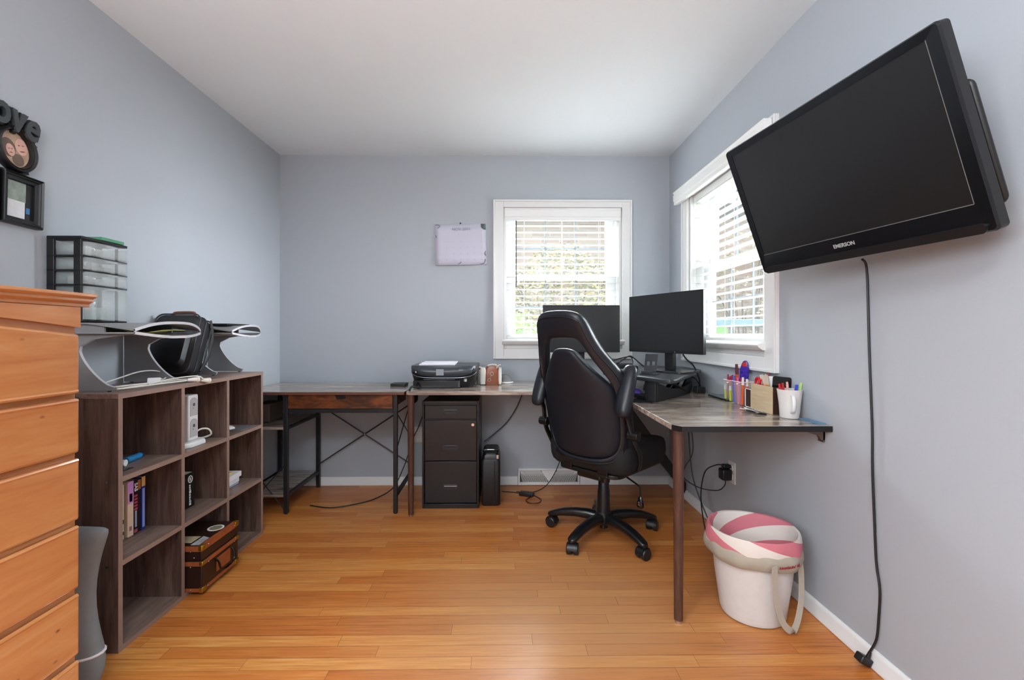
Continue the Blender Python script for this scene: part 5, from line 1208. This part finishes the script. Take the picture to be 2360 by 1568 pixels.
for i in range(7):
    pen('gel_pen', 'crimson glitter pen, '+ORD[i]+' in the clear cup nearest the monitor', (1.178+rnd.uniform(0, .028), 2.282+.007*i, LZ+.004), rnd.uniform(0, 6), rnd.uniform(.02, .10), rnd.uniform(.122, .142), .0045, '#7c1030', '#a01840', 'crimson pens in the first clear cup')
for i in range(2):
    pen('highlighter_pen', ('right', 'left')[i]+' yellow green highlighter in the clear cup nearest the monitor', (1.170, 2.275+.05*i, LZ+.004), 3, .03, .075, .006, '#b8c83a', '#d4d4d0', 'yellow green highlighters')
for i, (c, n_) in enumerate((('#e25a22', 'orange'), ('#5a2a90', 'purple'), ('#d8588a', 'pink'), ('#c03040', 'red'), ('#4868b8', 'blue'))):
    for j in range(2):
        pen('marker_pen', n_+' marker at the '+('front', 'wall side')[j]+' of the clear cup with orange and purple markers', (1.160+.024*j+rnd.uniform(0, .006), 2.150+.0155*i, LZ+.004), rnd.uniform(0, 6), rnd.uniform(.01, .06), rnd.uniform(.118, .14), .0062, c, None if i else '#e8e0d8', 'markers in the second clear cup')
t = thing('glitter_case', 'tall red and purple glittery case standing in the clear cup of markers', 'case', (1.20, 2.19, LZ+.02))
b = BM(); M = Matrix.Translation((1.192, 2.185, LZ+.15)) @ Matrix.Rotation(-.9, 4, 'Z') @ Matrix.Rotation(.08, 4, 'Y')
loft(b, [[M @ Vector((.021*f*math.cos(a), y, .066*f*math.sin(a))) for a in [2*PI*i/24 for i in range(24)]] for y, f in ((-.008, .85), (-.005, 1), (.005, 1), (.008, .85))]); part('body', b, mat('purple_glitter', '#3a2496', .25, var=.9, nscale=120), t)
b = BM(); loft(b, [[M @ Vector((.019*f*math.cos(a), y, .06*f*math.sin(a))) for a in [PI*.25+PI*.5*i/8 for i in range(9)]] for y, f in ((-.0095, .85), (-.0085, 1))]); part('red_top', b, mat('red_glitter', '#b32a28', .25, var=.5, nscale=120), t, label='red glittery top')
pen('marker_pen', 'orange red marker leaning beside the glittery case', (1.183, 2.222, LZ+.01), 1.6, .10, .185, .008, '#c8502c', '#5a2038', None)
# wooden pen box
t = thing('wooden_pen_box', 'open wooden pen box with a pale front and dark sides', 'box', (1.19, 1.975, LZ))
X0, X1, Y0, Y1, BHh = 1.152, 1.228, 1.898, 2.055, .118
M_pale = wood('pale_knotty_wood', [(.2, '#b59a78'), (.5, '#cdb592'), (.8, '#dcc9a8')], 'Y', rough=.5, scale=2.5, knots=.8); M_dkw = wood('dark_box_wood', [(.2, '#24140c'), (.6, '#3f2617'), (.9, '#553522')], 'Z', rough=.5, scale=2.5)
b = BM(); box(b, X0, Y0, LZ+.001, X0+.006, Y1, LZ+BHh); part('front_panel', b, M_pale, t, label='pale knotty front panel')
b = BM(); box(b, X0+.006, Y0, LZ+.001, X1, Y0+.006, LZ+BHh*.98); part('side_panel', b, M_dkw, t)
b = BM(); box(b, X0+.006, Y1-.006, LZ+.001, X1, Y1, LZ+BHh*.98); part('side_panel', b, M_dkw, t)
b = BM(); box(b, X1-.006, Y0+.006, LZ+.001, X1, Y1-.006, LZ+BHh); box(b, X0+.006, Y0+.006, LZ+.001, X1-.006, Y1-.006, LZ+.005); box(b, X0+.006, 2.005, LZ+.005, X1-.006, 2.009, LZ+BHh*.9); part('inner_walls', b, M_dkw, t)
t = thing('napkin_holder', 'small dark brown upright block with a white outline beside the wooden pen box', 'holder', (1.17, 2.085, LZ))
b = BM(); prism(b, rrect(2.062, LZ+.001, 2.112, LZ+.088, .006), 'X', 1.158, 1.176); part('body', b, M_dkw, t)
b = BM(); tube(b, [(1.157, p[0], p[1]) for p in rrect(2.063, LZ+.003, 2.111, LZ+.087, .006)], .0018, n=6, k=1, closed=True); part('outline_rim', b, M_white, t)
G = 'pens and pencils in the wooden box'
for i in range(5):
    pen('pencil', 'orange pencil fanning out of the wooden pen box, '+('rightmost', 'second from right', 'middle', 'second from left', 'leftmost')[i]+' of five', (1.185+.004*i, 1.945+.006*i, LZ+.008), 2.0+.15*i, .16+.03*i, .158+.004*(i % 2), .0036, '#d9822e', '#c8b8a8', 'orange pencils in the wooden box')
for i in range(3):
    pen('marker_pen', 'teal and white pen in the wooden pen box, '+('rightmost', 'middle', 'leftmost')[i]+' of three', (1.18+.008*i, 1.99+.004*i, LZ+.008), 1.7+.1*i, .14+.05*i, .155, .0045, '#3a8a84', '#e0dcd4', 'teal and white pens in the wooden box')
pen('candy_cane_pen', 'red and white striped pen leaning at the top of the wooden pen box', (1.20, 1.985, LZ+.012), 1.2, .30, .165, .0045, '#e8e0dc', '#a83038', None)
t = thing('scissors', 'red handled scissors in the wooden pen box', 'scissors', (1.175, 2.02, LZ+.006))
b = BM()
for k, (dy, dz_) in enumerate(((0, 0), (-.026, -.006))):
    rg = [(1.172+.004*k, 2.035+dy+.015*math.cos(2*PI*i/14), LZ+.125+dz_+.020*math.sin(2*PI*i/14)) for i in range(14)]; tube(b, rg, .006, n=8, k=1, closed=True)
part('handles', b, mat('red_gloss_plastic', '#c81e28', .25), t, label='red looped handles')
b = BM(); box(b, 1.170, 2.015, LZ+.008, 1.173, 2.03, LZ+.108); box(b, 1.174, 2.012, LZ+.008, 1.177, 2.026, LZ+.104); part('blades', b, M_chrome, t)
t = thing('smartphone', 'black phone standing upright at the back of the wooden pen box', 'phone', (1.21, 1.93, LZ+.006))
Mq = Matrix.Translation((1.212, 1.935, LZ+.008)) @ Matrix.Rotation(-.75, 4, 'Z') @ Matrix.Rotation(.06, 4, 'Y')
b = BM(); bb = BM(); prism(bb, rrect(-.036, 0, .036, .152, .009), 'Y', -.004, .004); bb.transform(Mq); part('body', bb, M_gloss, t, bevel=.001); b.free()
t = thing('white_card', 'white edged card behind the black phone', 'card', (1.2, 1.97, LZ+.006))
b = BM(); bb = BM(); prism(bb, rrect(-.03, 0, .03, .15, .006), 'Y', -.0015, .0015); bb.transform(Matrix.Translation((1.205, 1.962, LZ+.008)) @ Matrix.Rotation(-.75, 4, 'Z')); part('sheet', bb, M_white, t); b.free()
# mug
t = thing('pen_mug', 'white mug with an orange flame print, full of pens', 'mug', (1.186, 1.830, LZ))
c = (1.186, 1.830, LZ+.001)
b = BM(); lathe(b, [(.034, 0), (.036, .004), (.0385, .05), (.0455, .113), (.0465, .117), (.0445, .117), (.0425, .11), (.036, .05), (.033, .008), (.001, .006)], c, n=40)
mm, nt, bs = new_mat('mug_ceramic')
tc = N(nt, 'ShaderNodeTexCoord'); sp = N(nt, 'ShaderNodeSeparateXYZ'); nt.links.new(tc.outputs['Object'], sp.inputs[0])
no = N(nt, 'ShaderNodeTexNoise'); no.inputs['Scale'].default_value = 45; nt.links.new(tc.outputs['Object'], no.inputs['Vector'])
m1 = N(nt, 'ShaderNodeMath', operation='MULTIPLY_ADD'); m1.inputs[1].default_value = 1.2; nt.links.new(sp.outputs[0], m1.inputs[0])
m2 = N(nt, 'ShaderNodeMath', operation='MULTIPLY'); m2.inputs[1].default_value = -.45; nt.links.new(sp.outputs[2], m2.inputs[0]); nt.links.new(m2.outputs[0], m1.inputs[2])
m3 = N(nt, 'ShaderNodeMath', operation='MULTIPLY_ADD'); m3.inputs[1].default_value = .02; nt.links.new(no.outputs[0], m3.inputs[0]); nt.links.new(m1.outputs[0], m3.inputs[2])
gt = N(nt, 'ShaderNodeMath', operation='GREATER_THAN'); gt.inputs[1].default_value = .030; nt.links.new(m3.outputs[0], gt.inputs[0])
mx = N(nt, 'ShaderNodeMix', data_type='RGBA'); mx.inputs[6].default_value = C('#dad6d2'); mx.inputs[7].default_value = C('#c0502e'); nt.links.new(gt.outputs[0], mx.inputs[0]); nt.links.new(mx.outputs[2], bs.inputs['Base Color'])
bs.inputs['Roughness'].default_value = .2
part('cup', b, mm, t)
hd_ = Vector((-.35, -.94, 0)).normalized()
b = BM(); cc = Vector(c)
tube(b, [cc+hd_*.040+Vector((0, 0, .092)), cc+hd_*.060+Vector((0, 0, .092)), cc+hd_*.070+Vector((0, 0, .068)), cc+hd_*.062+Vector((0, 0, .038)), cc+hd_*.037+Vector((0, 0, .026))], .0052, n=10, sx=1.3); part('handle', b, M_white, t)
for (nm, lb, dx_, dy_, az, tl, L, r, c1, c2) in (('gel_pen', 'red pen in the white mug', -.022, -.005, 3, .10, .135, .0055, '#c8282c', '#b01c24'), ('gel_pen', 'red capped pen at the left side of the white mug', -.018, .012, 2.6, .15, .13, .005, '#c8282c', None),
        ('gel_pen', 'pale pink clicker pen in the white mug', -.008, -.008, 3.2, .06, .14, .005, '#dccfcc', '#d8a8a0'), ('gel_pen', 'white pen in the white mug', .0, .01, 1.5, .05, .13, .005, '#dcdcdc', None),
        ('gel_pen', 'blue pen in the white mug, left of two', .014, -.008, 0, .10, .128, .0055, '#2444c8', None), ('gel_pen', 'blue pen in the white mug, right of two', .020, .002, .2, .14, .128, .0055, '#2444c8', None), ('gel_pen', 'light green pen in the white mug', .024, -.004, 0, .20, .138, .006, '#8fbf5a', '#a8cc78')):
    pen(nm, lb, (c[0]+dx_*.8, c[1]+dy_*.8, LZ+.009), az, tl, L, r, c1, c2, 'pens in the white mug')
# glasses in front of the box
t = thing('folded_glasses', 'folded silver rimmed dark glasses lying in front of the wooden pen box', 'glasses', (1.11, 1.955, LZ))
Mg = Matrix.Translation((1.112, 1.955, LZ+.003)) @ Matrix.Rotation(math.radians(100), 4, 'Z')
for sx_ in (-.033, .033):
    b = BM(); tube(b, [Mg @ Vector((sx_+.030*math.cos(2*PI*i/18), .020*math.sin(2*PI*i/18), .004+.006*math.sin(2*PI*i/18))) for i in range(18)], .0022, n=6, k=1, closed=True); fr = part('rim', b, M_chrome, t, label='silver rim')
    b = BM(); f = [b.verts.new(Mg @ Vector((sx_+.029*math.cos(2*PI*i/18), .019*math.sin(2*PI*i/18), .004+.006*math.sin(2*PI*i/18)))) for i in range(18)]; b.faces.new(f); part('lens', b, M_gloss, fr, solid=.001)
b = BM(); tube(b, [Mg @ Vector(p) for p in ((-.062, .012, .010), (-.03, .022, .012), (.06, .026, .006))], .0018, n=6); tube(b, [Mg @ Vector(p) for p in ((.062, .012, .010), (.03, .028, .014), (-.06, .03, .008))], .0018, n=6)
tube(b, [Mg @ Vector(p) for p in ((-.006, .0, .008), (0, .004, .013), (.006, .0, .008))], .0018, n=6); part('temples', b, M_chrome, t)
b = BM(); box(b, 1.205, 1.69, LZ+.0005, 1.236, 1.80, LZ+.0045); box(b, 1.205, 1.69, LZ+.0045, 1.209, 1.80, LZ+.006); solo('ruler', b, mat('blue_plastic_ruler', '#5b88a8', .3), 'blue plastic ruler at the near end of the desk by the wall', 'ruler')

# cables and plug at the right wall
t = thing('power_adapter', 'black wall adapter plugged into the right wall outlet', 'adapter', (1.215, 2.40, .33))
b = BM(); box(b, 1.180, 2.375, .325, 1.2325, 2.43, .385); part('body', b, M_black, t, bevel=.008)
b = BM(); box(b, 1.19, 2.385, .388, 1.2325, 2.42, .408); part('plug', b, M_black, t, bevel=.006)
cable('power_cable', [(1.195, 2.40, .402), (1.17, 2.42, .40), (1.13, 2.46, .36), (1.115, 2.48, .28), (1.11, 2.48, .18), (1.12, 2.46, .05), (1.13, 2.44, .008)], .0036, M_cable, 'black cable looping from the right wall outlet down to the floor')
cable('power_cable', [(1.205, 2.395, .325), (1.20, 2.40, .29), (1.17, 2.42, .26), (1.10, 2.48, .255), (1.04, 2.54, .29), (1.05, 2.56, .34), (1.10, 2.57, .42), (1.10, 2.57, .52), (1.08, 2.57, .62), (1.08, 2.57, .742)], .0028, M_cable, 'thin black cable looping from the adapter up to the desk')
cable('power_cable', [(1.07, 2.55, .742), (1.07, 2.55, .55), (1.08, 2.55, .40), (1.09, 2.53, .28), (1.12, 2.48, .15), (1.15, 2.42, .04), (1.16, 2.38, .008)], .0036, M_cable, 'black cable hanging straight down behind the waste bin')

# ------------------------------------------------------------------ waste bin
t = thing('waste_bin', 'white plastic waste bin with a fabric tote liner on the floor by the right wall', 'waste bin', (1.0, 1.775, 0))
BC = (1.0, 1.775, 0)
b = BM(); lathe(b, [(.10, .001), (.115, .006), (.121, .03), (.138, .17), (.155, .325), (.157, .329), (.154, .329), (.140, .17), (.119, .016), (.001, .012)], BC, n=56, sx=1., sy=.96); part('body', b, mat('bin_white_plastic', '#d3cecb', .35), t)
lm, nt, bs = new_mat('swirl_tote_fabric')
tc = N(nt, 'ShaderNodeTexCoord'); sp = N(nt, 'ShaderNodeSeparateXYZ'); nt.links.new(tc.outputs['Object'], sp.inputs[0])
def MM(op, a, c_=None, d_=None):
    n = N(nt, 'ShaderNodeMath', operation=op)
    for i, v in enumerate((a, c_, d_)):
        if v is None: continue
        if isinstance(v, (int, float)): n.inputs[i].default_value = v
        else: nt.links.new(v, n.inputs[i])
    return n.outputs[0]
an = MM('ARCTAN2', sp.outputs[1], sp.outputs[0])
sw = MM('SINE', MM('ADD', MM('MULTIPLY', an, 3.), MM('MULTIPLY', sp.outputs[2], 55.)))
gt = MM('GREATER_THAN', sw, .05)
mx = N(nt, 'ShaderNodeMix', data_type='RGBA'); mx.inputs[6].default_value = C('#ddd3cb'); mx.inputs[7].default_value = C('#cc7480'); nt.links.new(gt, mx.inputs[0]); nt.links.new(mx.outputs[2], bs.inputs['Base Color'])
bs.inputs['Roughness'].default_value = .75
def wav(prof, amp, n=64, ph=0, sy=.97):
    rings = []
    for r, z, w in prof:
        rings.append([(BC[0]+(r+amp*w*(math.sin(5*q+ph)+.6*math.sin(11*q+ph*2)))*math.cos(q), BC[1]+(r+amp*w*(math.sin(5*q+ph)+.6*math.sin(11*q+ph*2)))*sy*math.sin(q), z+amp*w*.8*math.sin(3*q+1)) for q in [2*PI*i/n for i in range(n)]])
    return rings
b = BM(); loft(b, wav([(.118, .10, .2), (.130, .20, .2), (.142, .31, .2), (.156, .343, .4), (.164, .345, .5), (.168, .335, .5), (.171, .305, .8), (.170, .288, 1.)], .003), cap=False); part('tote_liner', b, lm, t, label='pink and white swirl tote liner folded over the rim')
b = BM(); loft(b, wav([(.168, .296, .6), (.174, .286, 1.), (.176, .262, 1.2), (.166, .240, 1.4), (.160, .234, 1.)], .0035, ph=1.), cap=False); tb = part('tote_band', b, mat('beige_tote_fabric', '#a89f90', .8, var=.08), t, label='beige band hanging outside the rim')
# tiny red print along the band, bent round it
q = text_bm('XMAS & WATERMELON CANDY', .0155, Matrix.Identity(4), extrude=.0001)
for v in q.verts:
    a = -PI/2+.02+.30+(v.co.x)/.185; z = .268+v.co.y
    v.co = Vector((BC[0]+.1835*math.cos(a), BC[1]+.1835*.97*math.sin(a), z))
q.free() if True else None
b = BM(); rnd = random.Random(2); a = -PI/2+.0
while a < -PI/2+.50:
    w = rnd.uniform(.010, .020); h = rnd.uniform(.006, .010)
    f = [(BC[0]+.1815*math.cos(x), BC[1]+.1815*.97*math.sin(x), .262+z) for x, z in ((a, 0), (a+w, 0), (a+w, h), (a, h))]
    b.faces.new([b.verts.new(p) for p in f]); a += w+.008
part('red_print', b, mat('red_ink', '#9a3038', .6), tb, solid=.001)
b = BM()
def ribbon(bm, pts, w, axis, th=.002, k=8):
    P = smooth_pts(pts, k); ax = Vector(axis).normalized(); rr = []
    for i, p in enumerate(P):
        d = (P[min(i+1, len(P)-1)]-P[max(i-1, 0)]).normalized(); s = (ax-d*ax.dot(d)).normalized(); nn = d.cross(s)
        rr.append([p+s*w/2+nn*th/2, p-s*w/2+nn*th/2, p-s*w/2-nn*th/2, p+s*w/2-nn*th/2])
    loft(bm, rr)
ribbon(b, [(.985, 1.603, .270), (.987, 1.605, .20), (1.000, 1.612, .12), (1.03, 1.622, .05), (1.068, 1.632, .018), (1.098, 1.648, .045), (1.125, 1.668, .11), (1.128, 1.672, .20), (1.110, 1.655, .265)], .024, (1, .25, 0), th=.003); part('tote_strap', b, mat('beige_strap', '#b4aa9c', .8), t, label='beige tote strap hanging to the floor')
b = BM()
for pts in ([(1.00, 1.72), (1.05, 1.70), (1.07, 1.76), (1.02, 1.79)],):
    v0 = [b.verts.new((p[0], p[1], .16+.03*(i % 2))) for i, p in enumerate(pts)]; b.faces.new(v0)
solo('crumpled_paper', b, M_paper, 'crumpled white paper inside the waste bin', 'paper', solid=.002)

# ------------------------------------------------------------------ television
TM = basis((.995, 1.354, 1.577), (.142, -.990, 0), (-.342, -.049, .938))
t = thing('television', 'black flat screen television tilted down on the right wall', 'television', (1.15, 1.37, 1.35))
w, h = .741, .49
b = BM(); prism(b, rrect(-w/2, -h/2, w/2, h/2, .012), 'Z', -.028, -.002); b.transform(TM); part('rear_bezel', b, M_black, t)
b = BM()   # sloping front bezel with opening
o = rrect(-w/2, -h/2, w/2, h/2, .012); i1 = rrect(-w/2+.004, -h/2+.004, w/2-.004, h/2-.004, .010); i2 = rrect(-w/2+.028, -h/2+.072, w/2-.034, h/2-.026, .001)
loft(b, [[(p[0], p[1], -.002) for p in o], [(p[0], p[1], .004) for p in i1], [(p[0], p[1], .002) for p in i2], [(p[0], p[1], -.004) for p in i2]], cap=False); b.transform(TM); fb = part('front_bezel', b, mat('tv_gloss_frame', '#0e0f12', .2, var=.03), t)
b = BM(); box(b, -w/2+.028, -h/2+.072, -.0019, w/2-.034, h/2-.026, .0, TM); part('screen', b, M_screen, t)
b = BM()
for q in ((-w/2+.028, -h/2+.0705, w/2-.034, -h/2+.0725), (w/2-.0345, -h/2+.072, w/2-.033, h/2-.026)): box(b, q[0], q[1], .0018, q[2], q[3], .0026, TM)
part('bezel_line', b, mat('dull_grey_line', '#6a6a6a', .35), fb)
b = text_bm('EMERSON', .0165, TM @ Matrix.Translation((-.01, -h/2+.044, .0034)), extrude=.0003, bold=.0004); part('maker_lettering', b, mat('silver_lettering', '#a8a8aa', .35), fb)
b = BM()
prism(b, rrect(-w/2+.02, -h/2+.0, w/2-.02, -h/2+.024, .01), 'Z', .003, .010); b.transform(TM); part('lower_speaker_bar', b, M_black, t)
b = BM(); prism(b, rrect(-w/2+.015, -h/2+.015, w/2-.012, h/2-.02, .03), 'Z', -.048, -.028); b.transform(TM); part('back_shell', b, M_black, t, bevel=.006)
b = BM(); prism(b, rrect(-w/2+.12, -h/2+.05, w/2-.006, h/2-.14, .02), 'Z', -.062, -.048); b.transform(TM); part('rear_housing', b, M_black, t, bevel=.006)
b = BM()
for k in range(8): box(b, -.06+.014*k, -h/2-.0006, -.018, -.053+.014*k, -h/2+.001, -.006, TM)
part('vents', b, mat('vent_grey', '#3a3a3f', .5), t)
b = BM(); box(b, 1.222, 1.25, 1.42, XR, 1.47, 1.64); part('wall_plate', b, M_blackm, t, bevel=.002)
b = BM(); cyl(b, TM @ Vector((0, .03, -.055)), (1.23, 1.37, 1.55), .03, n=16); part('tilt_joint', b, M_blackm, t)
b = BM(); tube(b, [(1.20, 1.475, 1.36), (1.228, 1.492, 1.335), (1.232, 1.490, 1.2), (1.232, 1.486, 1.068), (1.231, 1.476, .88), (1.232, 1.473, .78), (1.231, 1.471, .66), (1.232, 1.465, .50), (1.231, 1.456, .36), (1.229, 1.440, .28), (1.230, 1.445, .19), (1.228, 1.452, .11), (1.218, 1.468, .055)], .0038, n=7, k=6); pc = part('power_cord', b, M_cable, t, label='black power cord hanging down the wall')
b = BM(); box(b, -.02, -.016, 0, .02, .016, .026, Matrix.Translation((1.20, 1.478, .014)) @ Matrix.Rotation(.5, 4, 'Y')); part('plug', b, M_black, pc, bevel=.004)
b = BM(); cyl(b, (1.212, 1.47, .03), (1.219, 1.467, .056), .008, .005, n=10); part('strain_relief', b, M_black, pc)
